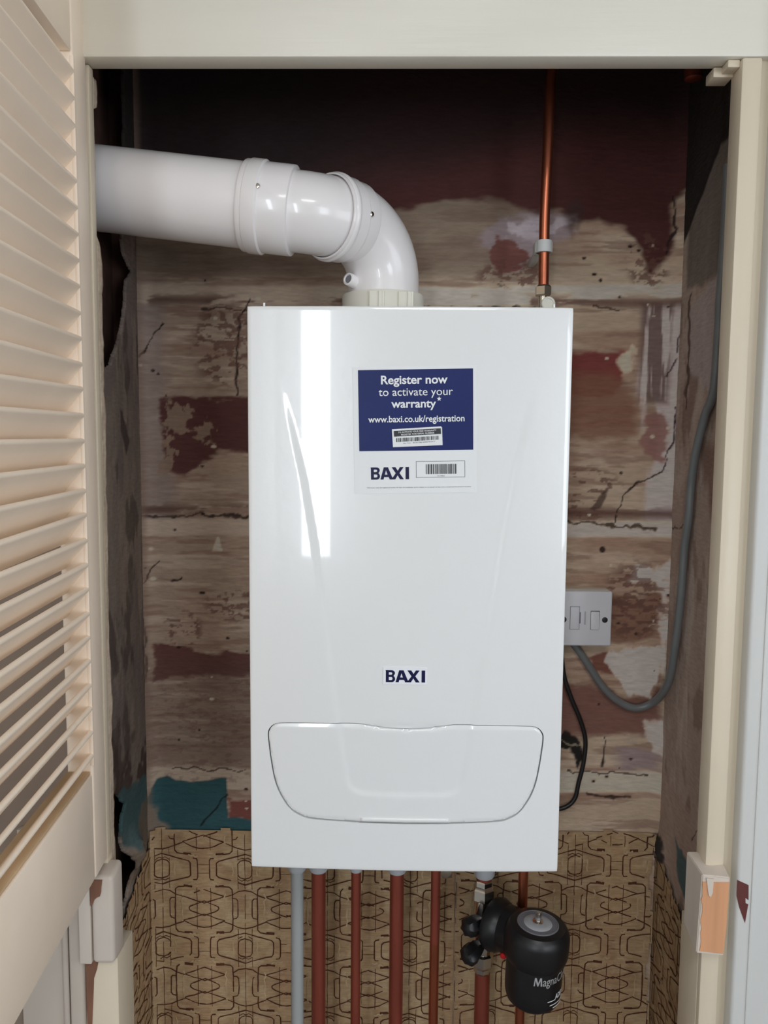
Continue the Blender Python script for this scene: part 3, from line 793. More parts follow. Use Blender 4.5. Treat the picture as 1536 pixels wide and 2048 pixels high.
# ------------------------------------------------------------------ loose joinery blocks
blk = thing('timber_block', 'chipped bare pine block with white sides on the right door lining', 'wood block', (0.366, -0.02, 0.933))
bm = bmesh.new()
vs = [(0.3505, -0.058, 0.934), (0.3835, -0.058, 0.931), (0.3875, -0.0365, 0.948), (0.3645, -0.010, 0.948), (0.352, -0.010, 0.944),
      (0.3535, -0.058, 1.0325), (0.3865, -0.058, 1.0295), (0.3875, -0.0365, 1.034), (0.3645, -0.010, 1.036), (0.352, -0.010, 1.036)]
V_ = [bm.verts.new(v) for v in vs]
for f in ((4, 3, 2, 1, 0), (5, 6, 7, 8, 9), (0, 1, 6, 5), (1, 2, 7, 6), (2, 3, 8, 7), (3, 4, 9, 8), (4, 0, 5, 9)):
    bm.faces.new([V_[i] for i in f])
bmesh.ops.recalc_face_normals(bm, faces=bm.faces)
bmesh.ops.bevel(bm, geom=bm.edges[:], offset=0.0012, segments=2, affect='EDGES')
bm_obj('block_body', bm, 'bwhite', blk)
rn = random.Random(5)
ed = [(0.3545 + rn.uniform(-0.0008, 0.0008) + 0.0006 * math.sin(z * 300), z) for z in np.linspace(0.9375, 1.024, 16)]
chip('bare_wood_face', [(0.3825, 0.9345)] + [(0.3845, 0.97), (0.3855, 1.024)] + ed[::-1], -0.0590, 'pine', blk)['label'] = 'bare orange pine face'
chip('paint_tongue', [(0.3580, 1.0295), (0.3665, 1.0285), (0.3660, 1.012), (0.3640, 1.006), (0.3615, 1.008), (0.3600, 1.016)], -0.0602, 'bwhite', blk)

blk2 = thing('timber_block', 'worn white painted wood block below the louvred door on the left lining', 'wood block', (-0.378, -0.02, 0.893))
for nm, x0, x1, bev in (('block_half', -0.3855, -0.3575, 0.006), ('block_half', -0.401, -0.3862, 0.001)):
    bm = bmesh.new()
    add_box(bm, x0, x1, -0.042, -0.004, 0.894, 1.012, bev, 3)
    for v in bm.verts:
        if v.co.z > 0.98 and v.co.y < -0.02:
            v.co.z -= 0.004
    bm_obj(nm, bm, 'bwhite', blk2)
rn = random.Random(8)
chip('bare_wood_patch', [(-0.3850, 1.004), (-0.3700, 1.004), (-0.3712, 0.996), (-0.3718, 0.988), (-0.3735, 0.983), (-0.3765, 0.982), (-0.3800, 0.979), (-0.3835, 0.972), (-0.3850, 0.970)], -0.0432, 'torn', blk2)['label'] = 'patch of bare brown wood'

bm = bmesh.new()
add_box(bm, 0.343, 0.3655, -0.012, 0.012, 1.9585, 1.9695, 0.001)
add_box(bm, 0.352, 0.3655, -0.030, -0.010, 1.9615, 1.9695, 0.001)
tag(bm_obj('corner_block', bm, 'cream'), 'small painted block in the top right corner of the cupboard opening', 'wood block')

# ------------------------------------------------------------------ boiler
BX, BZ0, BZ1 = 0.195, 1.0, 1.7025
PANEL = [(-0.1560, 1.6400), (-0.1541, 1.6207), (-0.1482, 1.5909), (-0.1374, 1.5429), (-0.1263, 1.4945), (-0.1145, 1.4211), (-0.1045, 1.3466), (-0.0945, 1.2711), (-0.0850, 1.2010), (-0.0780, 1.1559), (-0.0722, 1.1203), (-0.0700, 1.1125), (-0.0658, 1.1070), (-0.0600, 1.1035), (-0.0520, 1.1015), (-0.0311, 1.1005), (0.0, 1.1000)]
PANEL = PANEL + [(-a, b) for a, b in PANEL[::-1][1:]]
FLAP = [(-0.0693, 1.1915), (-0.1320, 1.1908), (-0.1571, 1.1900), (-0.1635, 1.1885), (-0.1680, 1.1850), (-0.1708, 1.1805), (-0.1717, 1.1755), (-0.1710, 1.1640), (-0.1680, 1.1400), (-0.1640, 1.1180), (-0.1590, 1.1030), (-0.1530, 1.0915), (-0.1460, 1.0815), (-0.1380, 1.0745), (-0.1290, 1.0700), (-0.1200, 1.0675), (-0.1005, 1.0660), (-0.0556, 1.0638), (0.0, 1.0630)]
top_dip = [(-0.0555, 1.1908), (-0.0440, 1.1893), (-0.0318, 1.1872), (-0.0160, 1.1860)]
FLAP = FLAP + [(-a, b) for a, b in FLAP[::-1][1:]] + [(-a, b) for a, b in top_dip] + [(0.0, 1.1856)] + top_dip[::-1]

def front_y(x, z):
    x, z = np.asarray(x, float), np.asarray(z, float)
    b = -0.0045 * (1 - (x / 0.195) ** 2)
    d = sdpoly(x, z, PANEL)
    rec = 0.0012 * sstep(-0.0035, 0.0035, d) * (1 - sstep(1.50, 1.625, z))
    lipz = 0.0010 * (1 - sstep(0.0, 0.004, np.abs(z - 1.1885))) * (1 - sstep(0.03, 0.06, np.abs(x)))
    return b + rec + lipz

def densify(loop, step=0.003):
    out = []
    for a, b in zip(loop, loop[1:] + loop[:1]):
        n = max(1, int(math.hypot(b[0] - a[0], b[1] - a[1]) / step))
        out += [(a[0] + (b[0] - a[0]) * t / n, a[1] + (b[1] - a[1]) * t / n) for t in range(n)]
    return out

def inset(loop, d):
    n = len(loop)
    area_ = sum(loop[i][0] * loop[(i + 1) % n][1] - loop[(i + 1) % n][0] * loop[i][1] for i in range(n))
    s = 1 if area_ > 0 else -1
    out = []
    for i in range(n):
        a, b, c = loop[i - 1], loop[i], loop[(i + 1) % n]
        tx, ty = c[0] - a[0], c[1] - a[1]
        L = math.hypot(tx, ty) or 1
        out.append((b[0] - s * ty / L * d, b[1] + s * tx / L * d))
    return out

def smooth_loop(loop, n=3):
    pts = [Vector((a, b, 0)) for a, b in loop]
    m = len(pts)
    out = []
    for i in range(m):
        p0, p1, p2, p3 = pts[i - 1], pts[i], pts[(i + 1) % m], pts[(i + 2) % m]
        k = n if (p2 - p1).length < 0.03 else 1
        for q in range(k):
            t = q / k
            v = 0.5 * ((2 * p1) + (p2 - p0) * t + (2 * p0 - 5 * p1 + 4 * p2 - p3) * t * t + (3 * p1 - p0 - 3 * p2 + p3) * t ** 3) if k > 1 else p1
            out.append((v.x, v.y))
    return out

FL = densify(smooth_loop(FLAP), 0.003)
FL_OUT, FL_IN = inset(FL, -0.00065), inset(FL, 0.00065)

def cdt_sheet(outer, hole, step, yfun):
    xs_ = [q[0] for q in outer]
    zs_ = [q[1] for q in outer]
    gx = np.arange(min(xs_) + step, max(xs_) - step * 0.5, step)
    gz = np.arange(min(zs_) + step, max(zs_) - step * 0.5, step)
    GX, GZ = np.meshgrid(gx, gz)
    ok = sdpoly(GX, GZ, outer) > step * 0.45
    if hole:
        ok &= sdpoly(GX, GZ, hole) < -step * 0.45
    pts = [Vector(q) for q in outer]
    edges = [(i, (i + 1) % len(outer)) for i in range(len(outer))]
    if hole:
        n0 = len(pts)
        pts += [Vector(q) for q in hole]
        edges += [(n0 + i, n0 + (i + 1) % len(hole)) for i in range(len(hole))]
    pts += [Vector((a, b)) for a, b in zip(GX[ok], GZ[ok])]
    v, e, f, ov, oe, of = delaunay_2d_cdt(pts, edges, [], 0, 1e-7)
    V = np.array([(q.x, q.y) for q in v])
    cen = np.array([V[list(t)].mean(0) for t in f])
    keep = sdpoly(cen[:, 0], cen[:, 1], outer) > 0
    if hole:
        keep &= sdpoly(cen[:, 0], cen[:, 1], hole) < 0
    yy = yfun(V[:, 0], V[:, 1])
    bm = bmesh.new()
    bv = [bm.verts.new((V[i, 0], yy[i], V[i, 1])) for i in range(len(V))]
    for t, k in zip(f, keep):
        if k:
            fc = bm.faces.new([bv[i] for i in t])
            fc.normal_update()
            if fc.normal.y > 0:
                fc.normal_flip()
    for q in [q for q in bm.verts if not q.link_faces]:
        bm.verts.remove(q)
    return bm

boiler = thing('boiler', 'white wall-hung boiler with a blue sticker on its glossy front', 'boiler', (0, 0.14, 1.0))
IN = 0.0022
outer = densify([(-BX + IN, BZ0 + IN), (BX - IN, BZ0 + IN), (BX - IN, BZ1 - IN), (-BX + IN, BZ1 - IN)], 0.004)
bm = cdt_sheet(outer, FL_OUT, 0.0032, front_y)
# rolled rim, then sides back to the wall; returns around the flap opening
def extrude_loop(bm, edges, fn):
    r = bmesh.ops.extrude_edge_only(bm, edges=edges)
    nv = [g for g in r['geom'] if isinstance(g, bmesh.types.BMVert)]
    for q in nv:
        q.co = fn(q.co.copy())
    return [g for g in r['geom'] if isinstance(g, bmesh.types.BMEdge)]
bnd = [e for e in bm.edges if e.is_boundary]
def is_outer(e):
    return all(abs(abs(v.co.x) - (BX - IN)) < 1e-5 or abs(v.co.z - BZ0 - IN) < 1e-5 or abs(v.co.z - BZ1 + IN) < 1e-5 for v in e.verts)
eo, ei = [e for e in bnd if is_outer(e)], [e for e in bnd if not is_outer(e)]
def outw(c, off, dy=None, yabs=None):
    cx, cz = 0.0, (BZ0 + BZ1) / 2
    hx, hz = BX - IN, (BZ1 - BZ0) / 2 - IN
    x, z = c.x, c.z - cz
    nx = (1 if x > 0 else -1) if abs(x) > hx - 1e-5 else 0
    nz = (1 if z > 0 else -1) if abs(z) > hz - 1e-5 else 0
    if nx and nz:
        nx *= 0.75
        nz *= 0.75
    return Vector((c.x + nx * off, yabs if yabs is not None else c.y + dy, c.z + nz * off))
e1 = extrude_loop(bm, eo, lambda c: outw(c, 0.0011, dy=0.0004))
e1 = extrude_loop(bm, e1, lambda c: outw(c, 0.0007, dy=0.0010))
e1 = extrude_loop(bm, e1, lambda c: outw(c, 0.0002, dy=0.0016))
e1 = extrude_loop(bm, e1, lambda c: Vector((c.x, 0.285, c.z)))
bmesh.ops.edgeloop_fill(bm, edges=e1)
extrude_loop(bm, ei, lambda c: Vector((c.x, c.y + 0.006, c.z)))
bmesh.ops.recalc_face_normals(bm, faces=bm.faces)
casing = bm_obj('casing', bm, 'boiler', boiler, angle=50)
# dark void behind the flap seam
bm = bmesh.new()
f = bm.faces.new([bm.verts.new((a, 0.0045, b)) for a, b in inset(FL, -0.004)])
r = bmesh.ops.extrude_face_region(bm, geom=[f])
bmesh.ops.translate(bm, verts=[v for v in r['geom'] if isinstance(v, bmesh.types.BMVert)], vec=(0, 0.002, 0))
bmesh.ops.recalc_face_normals(bm, faces=bm.faces)
bm_obj('flap_recess', bm, 'gap', boiler, smooth=False)
fl_d = lambda x, z: front_y(x, z) + 0.0003 + 0.0012 * (1 - sstep(0.0, 0.0016, sdpoly(x, z, FL_IN)))
bm = cdt_sheet(FL_IN, None, 0.0030, fl_d)
eb = [e for e in bm.edges if e.is_boundary]
extrude_loop(bm, eb, lambda c: Vector((c.x, c.y + 0.005, c.z)))
bmesh.ops.recalc_face_normals(bm, faces=bm.faces)
flap = bm_obj('drop_down_flap', bm, 'boiler', boiler, angle=60)
# pull lip at the bottom of the flap
us = np.linspace(-0.0556, 0.0556, 30)
vs_ = np.array([0.0, 0.08, 0.5, 0.92, 1.0])
G1, G2 = np.meshgrid(us, vs_)
zb = 1.0645 + 0.0006 * (np.abs(G1) / 0.0556) ** 2
Zl = zb + G2 * (1.0702 - zb)
Yl = front_y(G1, Zl) - 0.0008 + np.where((G2 < 0.01) | (G2 > 0.99), 0.0016, 0)
me = grid_mesh('pull_lip', np.stack([G1, Yl, Zl], -1), np.ones(G1.shape + (3,)), skirt=(0, 0.003, 0), flip=False)
link('pull_lip', me, 'boiler', flap, smooth=False)
for x in (-0.1747, 0.1722):
    box('tab', x - 0.0012, x + 0.0012, 0.004, 0.007, 1.7022, 1.7068, 'boiler', boiler, 0.0004)
lathe('drain_knob', (0.0655, 0.175, 0.9005), (0, -1, -0.35), [(0.0035, -0.03), (0.0035, 0), (0.0085, 0.001), (0.0090, 0.004), (0.0085, 0.006), (0.006, 0.007), (0.0015, 0.0075)], 'brass', boiler, 24)['label'] = 'round brass knob under the casing'

# ---- print helpers: flat lettering that hugs the front
def curve_mesh(loops):
    cu = bpy.data.curves.new('loops', 'CURVE')
    cu.dimensions = '2D'
    cu.fill_mode = 'BOTH'
    for lp in loops:
        sp = cu.splines.new('POLY')
        sp.points.add(len(lp) - 1)
        for q, (a, b) in zip(sp.points, lp):
            q.co = (a, b, 0, 1)
        sp.use_cyclic_u = True
    return curve_to_mesh(cu)

def curve_to_mesh(cu):
    o = bpy.data.objects.new('tmp', cu)
    COL.objects.link(o)
    dg = bpy.context.evaluated_depsgraph_get()
    dg.update()
    me = bpy.data.meshes.new_from_object(o.evaluated_get(dg))
    bpy.data.objects.remove(o)
    bpy.data.curves.remove(cu)
    return me

def text_mesh(body, x0, x1, base, cap, bold=0.0, capref='E'):
    """text scaled so that it runs from x0 to x1, baseline at base, capital height cap"""
    def mk(t):
        cu = bpy.data.curves.new('text', 'FONT')
        cu.body = t
        cu.size = 1.0
        cu.offset = bold
        cu.resolution_u = 4
        return curve_to_mesh(cu)
    ref = mk(capref)
    h = max(v.co.y for v in ref.vertices)
    bpy.data.meshes.remove(ref)
    me = mk(body)
    lo, hi = min(v.co.x for v in me.vertices), max(v.co.x for v in me.vertices)
    for v in me.vertices:
        v.co = ((v.co.x - lo) / (hi - lo) * (x1 - x0) + x0, v.co.y / h * cap + base, 0)
    return me

def join_meshes(mes):
    bm = bmesh.new()
    for m in mes:
        bm.from_mesh(m)
        bpy.data.meshes.remove(m)
    return bm

def finish(name, bm, place, m, parent):
    for v in bm.verts:
        v.co = place(v.co.x, v.co.y)
    me = bpy.data.meshes.new(name)
    bm.to_mesh(me)
    bm.free()
    o = link(name, me, m, parent, smooth=False)
    return o

def rect_grid(x0, x1, y0, y1, n=8, k=6, th=None):
    bm = bmesh.new()
    g = [[bm.verts.new((x0 + (x1 - x0) * i / n, y0 + (y1 - y0) * j / k, 0)) for i in range(n + 1)] for j in range(k + 1)]
    for j in range(k):
        for i in range(n):
            bm.faces.new((g[j][i], g[j][i + 1], g[j + 1][i + 1], g[j + 1][i]))
    return bm

def arc(cx, cy, rx, ry, a0, a1, n=8):
    return [(cx + rx * math.cos(R(a0 + (a1 - a0) * i / n)), cy + ry * math.sin(R(a0 + (a1 - a0) * i / n))) for i in range(n + 1)]

def baxi(x0, x1, z0, z1):
    """heavy four-letter wordmark, A and X sharing a foot"""
    B = [[(0.0, 1.0), (0.16, 1.0)] + arc(0.155, 0.755, 0.085, 0.245, 90, -35, 8) + [(0.205, 0.535)] + arc(0.160, 0.275, 0.085, 0.275, 50, -90, 8) + [(0.01, 0.0), (0.01, 0.93)],
         [(0.085, 0.82), (0.085, 0.615)] + arc(0.140, 0.7175, 0.033, 0.1025, -90, 90, 6),
         [(0.085, 0.425), (0.085, 0.175)] + arc(0.145, 0.30, 0.035, 0.125, -90, 90, 6)]
    A = [[(0.255, 0.0), (0.335, 0.0), (0.352, 0.20), (0.47, 0.20), (0.497, 0.0), (0.600, 0.0), (0.640, 0.0), (0.640, 0.04), (0.565, 0.16), (0.455, 1.0), (0.345, 1.0)],
         [(0.372, 0.40), (0.402, 0.76), (0.440, 0.40)]]
    Xl = [[(0.550, 1.0), (0.650, 1.0), (0.708, 0.70), (0.765, 1.0), (0.860, 1.0), (0.752, 0.51), (0.865, 0.0), (0.765, 0.0), (0.703, 0.33), (0.642, 0.0), (0.565, 0.0), (0.545, 0.02), (0.655, 0.50)]]
    I = [[(0.910, 1.0), (1.0, 1.0), (1.0, 0.0), (0.910, 0.0)]]
    mes = []
    for L in (B, A, Xl, I):
        mes.append(curve_mesh([[(x0 + a * (x1 - x0), z0 + b * (z1 - z0)) for a, b in lp] for lp in L]))
    return join_meshes(mes)

on_front = lambda off: (lambda x, z: Vector((x, float(front_y(np.array([x]), np.array([z]))[0]) - off, z)))
# maker's badge
bm = rect_grid(-0.0282, 0.0259, 1.2425, 1.2635, 8, 3)
r = bmesh.ops.extrude_face_region(bm, geom=bm.faces[:])
for v in bm.verts:
    v.co.z += 0
nv = {g for g in r['geom'] if isinstance(g, bmesh.types.BMVert)}
pf = on_front(0.0)
for v in bm.verts:
    c = pf(v.co.x, v.co.y)
    v.co = (c.x, c.y - (0.0011 if v in nv else -0.0005), c.z)
bmesh.ops.recalc_face_normals(bm, faces=bm.faces)
badge = bm_obj('badge', bm, 'badge', boiler, angle=30)
finish('lettering', baxi(-0.0254, 0.0237, 1.2454, 1.2606), on_front(0.0014), 'navy', badge)

# warranty sticker; local (u, v) turned a little anticlockwise
SC, SA = (0.0085, 1.5560), R(1.25)
def on_sticker(off, extra=0.0, c0=(0, 0)):
    ca, sa = math.cos(SA), math.sin(SA)
    ce, se = math.cos(R(extra)), math.sin(R(extra))
    pf = on_front(off)
    def fn(u, v):
        du, dv = u - c0[0], v - c0[1]
        u, v = c0[0] + du * ce - dv * se, c0[1] + du * se + dv * ce
        return pf(SC[0] + u * ca - v * sa, SC[1] + u * sa + v * ca)
    return fn
sticker = finish('warranty_sticker', rect_grid(-0.0745, 0.0735, -0.0760, 0.0760, 30, 30), on_sticker(0.00035), 'white', boiler)
sticker['label'] = 'white and blue registration sticker'
blue = finish('blue_panel', rect_grid(-0.0682, 0.0692, -0.0245, 0.0722, 30, 20), on_sticker(0.0006), 'blue', sticker)
star = [(0.0285 + (0.0030 if k % 2 == 0 else 0.0013) * math.cos(R(90 + 36 * k)), 0.0368 + (0.0030 if k % 2 == 0 else 0.0013) * math.sin(R(90 + 36 * k))) for k in range(10)]
finish('lettering', join_meshes([
    text_mesh('Register now', -0.0408, 0.0388, 0.0552, 0.0100, 0.022),
    text_mesh('to activate your', -0.0438, 0.0450, 0.0412, 0.0092, 0.002),
    text_mesh('warranty', -0.0288, 0.0248, 0.0270, 0.0098, 0.020),
    text_mesh('www.baxi.co.uk/registration', -0.0568, 0.0588, 0.0098, 0.0076, 0.016),
    curve_mesh([star])]), on_sticker(0.0009), 'white', sticker)
finish('lettering', baxi(-0.0550, -0.0085, -0.0590, -0.0442), on_sticker(0.0007), 'navy', sticker)
finish('small_print', join_meshes([
    text_mesh('*Warranty must be registered within 30 days of installation and is subject to an annual service and a completed benchmark checklist', -0.0602, 0.0662, -0.0694, 0.0011, 0.0),
    text_mesh('7219866', 0.0255, 0.0345, -0.0560, 0.0011, 0.0)]), on_sticker(0.0007), 'black', sticker)
def bars(x0, x1, y0, y1, n, seed):
    bm = bmesh.new()
    rn = random.Random(seed)
    ws = [(rn.choice((1, 1, 2, 3)), rn.choice((1, 1, 2))) for _ in range(n)]
    tot = sum(a + b for a, b in ws)
    x = x0
    for a, b in ws:
        w = (x1 - x0) / tot
        bm.faces.new([bm.verts.new(q) for q in ((x, y0, 0), (x + a * w, y0, 0), (x + a * w, y1, 0), (x, y1, 0))])
        x += (a + b) * w
    return bm
bm = bars(0.0119, 0.0496, -0.0532, -0.0412, 26, 4)
for x0, x1, y0, y1 in ((0.0, 0.0592, -0.0573, -0.0569), (0.0, 0.0592, -0.0379, -0.0375), (0.0, 0.0004, -0.0573, -0.0375), (0.0588, 0.0592, -0.0573, -0.0375)):
    n = 6
    for i in range(n):
        bm.faces.new([bm.verts.new(q) for q in ((x0 + (x1 - x0) * i / n, y0, 0), (x0 + (x1 - x0) * (i + 1) / n, y0, 0), (x0 + (x1 - x0) * (i + 1) / n, y1, 0), (x0 + (x1 - x0) * i / n, y1, 0))])
finish('barcode', bm, on_sticker(0.0007), 'black', sticker)
SLC = (0.0022, -0.0085)
finish('serial_label', rect_grid(SLC[0] - 0.0300, SLC[0] + 0.0298, SLC[1] - 0.0108, SLC[1] + 0.0106, 10, 4), on_sticker(0.0010, 1.6, SLC), 'white', sticker)
bm = rect_grid(SLC[0] - 0.0302, SLC[0] + 0.0292, SLC[1] - 0.0098, SLC[1] + 0.0112, 10, 4)
b2 = bmesh.new()
finish('serial_label', bm, on_sticker(0.0013, 2.6, SLC), 'white', sticker)
bm = bars(SLC[0] - 0.0258, SLC[0] + 0.0262, SLC[1] - 0.0045, SLC[1] + 0.0002, 44, 9)
b3 = rect_grid(SLC[0] - 0.0282, SLC[0] + 0.0284, SLC[1] + 0.0022, SLC[1] + 0.0090, 10, 2)
tm = bpy.data.meshes.new('t')
b3.to_mesh(tm)
b3.free()
bm.from_mesh(tm)
t2 = text_mesh('Ser. No.   BAX1786 62002401617', SLC[0] - 0.0175, SLC[0] + 0.0210, SLC[1] - 0.0070, 0.0013)
bm.from_mesh(t2)
finish('serial_barcode', bm, on_sticker(0.0016, 2.6, SLC), 'black', sticker)
finish('lettering', join_meshes([text_mesh('TO ACTIVATE YOUR FREE WARRANTY', SLC[0] - 0.0230, SLC[0] + 0.0230, SLC[1] + 0.0061, 0.0018, 0.012), text_mesh('REGISTER THIS SERIAL NUMBER', SLC[0] - 0.0195, SLC[0] + 0.0205, SLC[1] + 0.0032, 0.0018, 0.012)]), on_sticker(0.0019, 2.6, SLC), 'white', sticker)

# ------------------------------------------------------------------ flue
flue = thing('flue_duct', 'white plastic flue pipe elbowing from the boiler top out through the left wall', 'flue pipe', (-0.035, 0.15, 1.7025))
VX, VY = -0.035, 0.150
h = Vector((-0.690, -0.724, 0.0)).normalized()
RB = 0.070
z0 = 1.757
el = [Vector((VX, VY, 1.703)), Vector((VX, VY, 1.715)), Vector((VX, VY, z0 - 0.004))]
for k in range(13):
    a = R(90 * k / 12)
    el.append(Vector((VX, VY, z0)) + h * (RB * (1 - math.cos(a))) + Vector((0, 0, RB * math.sin(a))))
J = el[-1] + h * 0.004
el.append(J)
sweep('elbow', el, 0.0490, 'flue', flue, 48)
# socket of the elbow
lathe('collar', J - h * 0.018, h, [(0.0488, -0.002), (0.0510, 0.0), (0.0514, 0.002), (0.0514, 0.018), (0.0520, 0.0185), (0.0532, 0.020), (0.0532, 0.036), (0.0546, 0.0365), (0.0552, 0.038), (0.0552, 0.041), (0.0542, 0.0425), (0.0534, 0.0435), (0.0534, 0.0460), (0.0526, 0.0472), (0.0508, 0.0472), (0.0503, 0.038)], 'flue', flue, 64)
# bend: starts inside the socket, turns to run left along the opening
l = Vector((-0.990, 0.050, 0.122)).normalized()
B0 = J + h * 0.010
ang = h.angle(l)
ax = h.cross(l).normalized()
RB2 = 0.062
cen = B0 + (ax.cross(h)) * RB2
bend = [B0 - h * 0.01]
for k in range(13):
    bend.append(cen + Matrix.Rotation(ang * k / 12, 3, ax) @ (B0 - cen))
E0 = bend[-1]
bend.append(E0 + l * 0.015)
sweep('bend', bend, 0.0495, 'flue', flue, 48)
lathe('collar', E0 + l * 0.006, l, [(0.0510, -0.001), (0.0545, 0.0), (0.0550, 0.0015), (0.0550, 0.036), (0.0560, 0.0365), (0.0575, 0.038), (0.0575, 0.0535), (0.0570, 0.0550), (0.0562, 0.0555), (0.0562, 0.0605), (0.0555, 0.0620), (0.0530, 0.0622), (0.0525, 0.055)], 'flue', flue, 64)
PA = E0 + l * 0.040
PB = PA + l * (0.470 + PA.x) * 1.0
sweep('straight_pipe', [PA, PA.lerp(PB, 0.33), PA.lerp(PB, 0.66), PB], 0.0525, 'flue', flue, 64)
lathe('base_ring', (VX, VY, 1.7028), (0, 0, 1), [(0.053, 0.0), (0.0560, 0.0005), (0.0560, 0.036), (0.0550, 0.0375), (0.0500, 0.0380)], 'ivory', flue, 64)['label'] = 'ivory clamp ring on the boiler top'
def radial(center, axis, toward, r, name, prof, m, parent):
    n = (toward - axis * toward.dot(axis)).normalized()
    return lathe(name, center + n * r, n, prof, m, parent, 20)
SCREW = [(0.0032, -0.002), (0.0034, 0.0002), (0.0030, 0.0014), (0.0016, 0.0020)]
radial(E0 + l * 0.042, l, Vector((0.2, -1, 0.17)), 0.0550, 'screw', SCREW, 'chrome', flue)
radial(J + h * 0.000, h, Vector((0.50, -0.48, -0.02)), 0.0520, 'screw', SCREW, 'chrome', flue)
pt = Vector((VX, VY, 1.744))
lathe('sampling_port', pt + Vector((-0.040, -0.033, 0.010)), Vector((-0.55, -0.80, 0.15)), [(0.0090, -0.01), (0.0088, 0.006), (0.0082, 0.010), (0.0062, 0.0108), (0.0055, 0.009), (0.0050, 0.0085)], 'flue', flue, 24)
lathe('port_plug', pt + Vector((-0.040, -0.033, 0.010)), Vector((-0.55, -0.80, 0.15)), [(0.0052, -0.005), (0.0052, 0.0092), (0.0015, 0.0094)], 'shade', flue, 20)
for x in (-0.052, -0.014):
    bm = bmesh.new()
    y = VY - math.sqrt(max(0, 0.0565 ** 2 - (x + 0.004 - VX) ** 2))
    add_box(bm, x, x + 0.020, y - 0.004, y + 0.006, 1.7035, 1.7375, 0.001)
    add_box(bm, x + 0.012, x + 0.017, y - 0.0065, y - 0.003, 1.7035, 1.7370, 0.0008)
    bm_obj('clip', bm, 'ivory', flue)

# ------------------------------------------------------------------ pipes below the boiler
PIPES = [('waste_pipe', -0.1628, 0.0098, 'waste', 'greyp', 0.0148, 'grey plastic waste pipe, leftmost of the pipes under the boiler', 'pipe'),
         ('copper_pipe', -0.1295, 0.0111, 'dull', 'greyp', 0.0150, 'thick copper pipe right beside the grey plastic waste pipe', 'pipe'),
         ('copper_pipe', -0.0713, 0.0076, 'dull', 'greyp', 0.0100, 'thin copper pipe between two thick ones under the boiler middle', 'pipe'),
         ('copper_pipe', -0.0080, 0.0108, 'dull', 'greyp', 0.0150, 'thick copper pipe under the boiler centre, between two thin copper pipes', 'pipe'),
         ('copper_pipe', 0.0520, 0.0073, 'copper', None, 0, 'thin copper pipe with a bright new lower end beside the brass knob', 'pipe'),
         ('copper_pipe', 0.1268, 0.0118, 'dull', 'greyp', 0.0160, 'thick copper pipe carrying the chrome valve of the black filter', 'pipe'),
         ('copper_pipe', 0.1868, 0.0074, 'copper', None, 0, 'thin copper pipe running behind the black filter canister', 'pipe')]
for nm, x, r, m, capm, cr_, lab, cat in PIPES:
    t = thing(nm, lab, cat, (x, 0.21, 0.0), 'pipes under the boiler')
    if nm == 'copper_pipe' and m == 'copper' and x < 0.1:
        sweep('tube', [(x, 0.21, 0.999), (x, 0.21, 0.80), (x - 0.0006, 0.21, 0.757)], r, 'dull', t, 24)
        sweep('tube', [(x - 0.0006, 0.21, 0.764), (x - 0.001, 0.21, 0.60), (x - 0.002, 0.21, 0.0)], r * 1.02, 'copper', t, 24)['label'] = 'bright clean copper length'
    elif abs(x - 0.1268) < 1e-4:
        sweep('tube', [(x, 0.21, 0.999), (x, 0.21, 0.8695)], r, m, t, 28)
        sweep('tube', [(x, 0.21, 0.7180), (x, 0.21, 0.5), (x - 0.001, 0.21, 0.0)], r, m, t, 28)
    else:
        sweep('tube', [(x, 0.21, 0.999), (x, 0.21, 0.7), (x - (0.001 if capm else 0.002), 0.21, 0.0)], r, m if x < 0.18 else 'copper', t, 28)
    if capm:
        low = 0.874 if x > 0.1 else 0.879
        lathe('cap', (x, 0.21, low), (0, 0, 1), [(r, 0.0), (cr_ * 0.88, 0.0005), (cr_, 0.004), (cr_, 0.030), (cr_ * 0.9, 0.032), (cr_ * 0.9, 0.118)], capm, t, 32)['label'] = 'grey plastic cap under the casing'

# ------------------------------------------------------------------ riser above the boiler
rs = thing('copper_riser', 'bright copper pipe rising behind the boiler, right of the flue', 'pipe', (0.190, 0.185, 1.70))
RY = 0.185
sweep('tube', catmull([(0.1906, RY, 1.749), (0.1904, RY, 1.783), (0.1897, RY, 1.858), (0.1916, RY, 1.942), (0.1925, RY, 2.016), (0.1946, RY, 2.049), (0.2035, RY, 2.070), (0.2231, RY, 2.081), (0.28, RY, 2.083)], 6), 0.0073, 'copper', rs, 24)
lathe('compression_nut', (0.1902, RY, 1.747), (0, 0, 1), [(0.0094, 0.0), (0.0118, 0.002), (0.0118, 0.013), (0.0092, 0.0155), (0.0077, 0.016)], 'brass', rs, 6, 25)
sweep('stub', [(0.1897, RY, 1.703), (0.1900, RY, 1.749)], 0.0060, 'brass', rs, 20)
lathe('plug', (0.1932, 0.167, 1.7335), (0.1, -1, 0.0), [(0.0060, -0.016), (0.0060, 0.0), (0.0095, 0.0005), (0.0098, 0.006), (0.0085, 0.0072), (0.0066, 0.0072), (0.0066, 0.0058), (0.001, 0.0058)], 'ivory', rs, 28)
bm = bmesh.new()
add_sweep(bm, [(0.1898, 0.185, 1.8075), (0.1898, 0.185, 1.8235)], 0.0110, 24)
add_box(bm, 0.1776, 0.2020, 0.184, 0.206, 1.8075, 1.8235, 0.002)
add_box(bm, 0.1850, 0.1946, 0.204, 0.300, 1.8105, 1.8205, 0.002)
bmesh.ops.recalc_face_normals(bm, faces=bm.faces)
tag(bm_obj('pipe_clip', bm, 'clip'), 'white plastic clip holding the copper riser to the wall', 'pipe clip')
cp = thing('capped_pipe', 'short capped copper pipe end hanging in the dark top right corner', 'pipe', (0.393, 0.20, 2.05))
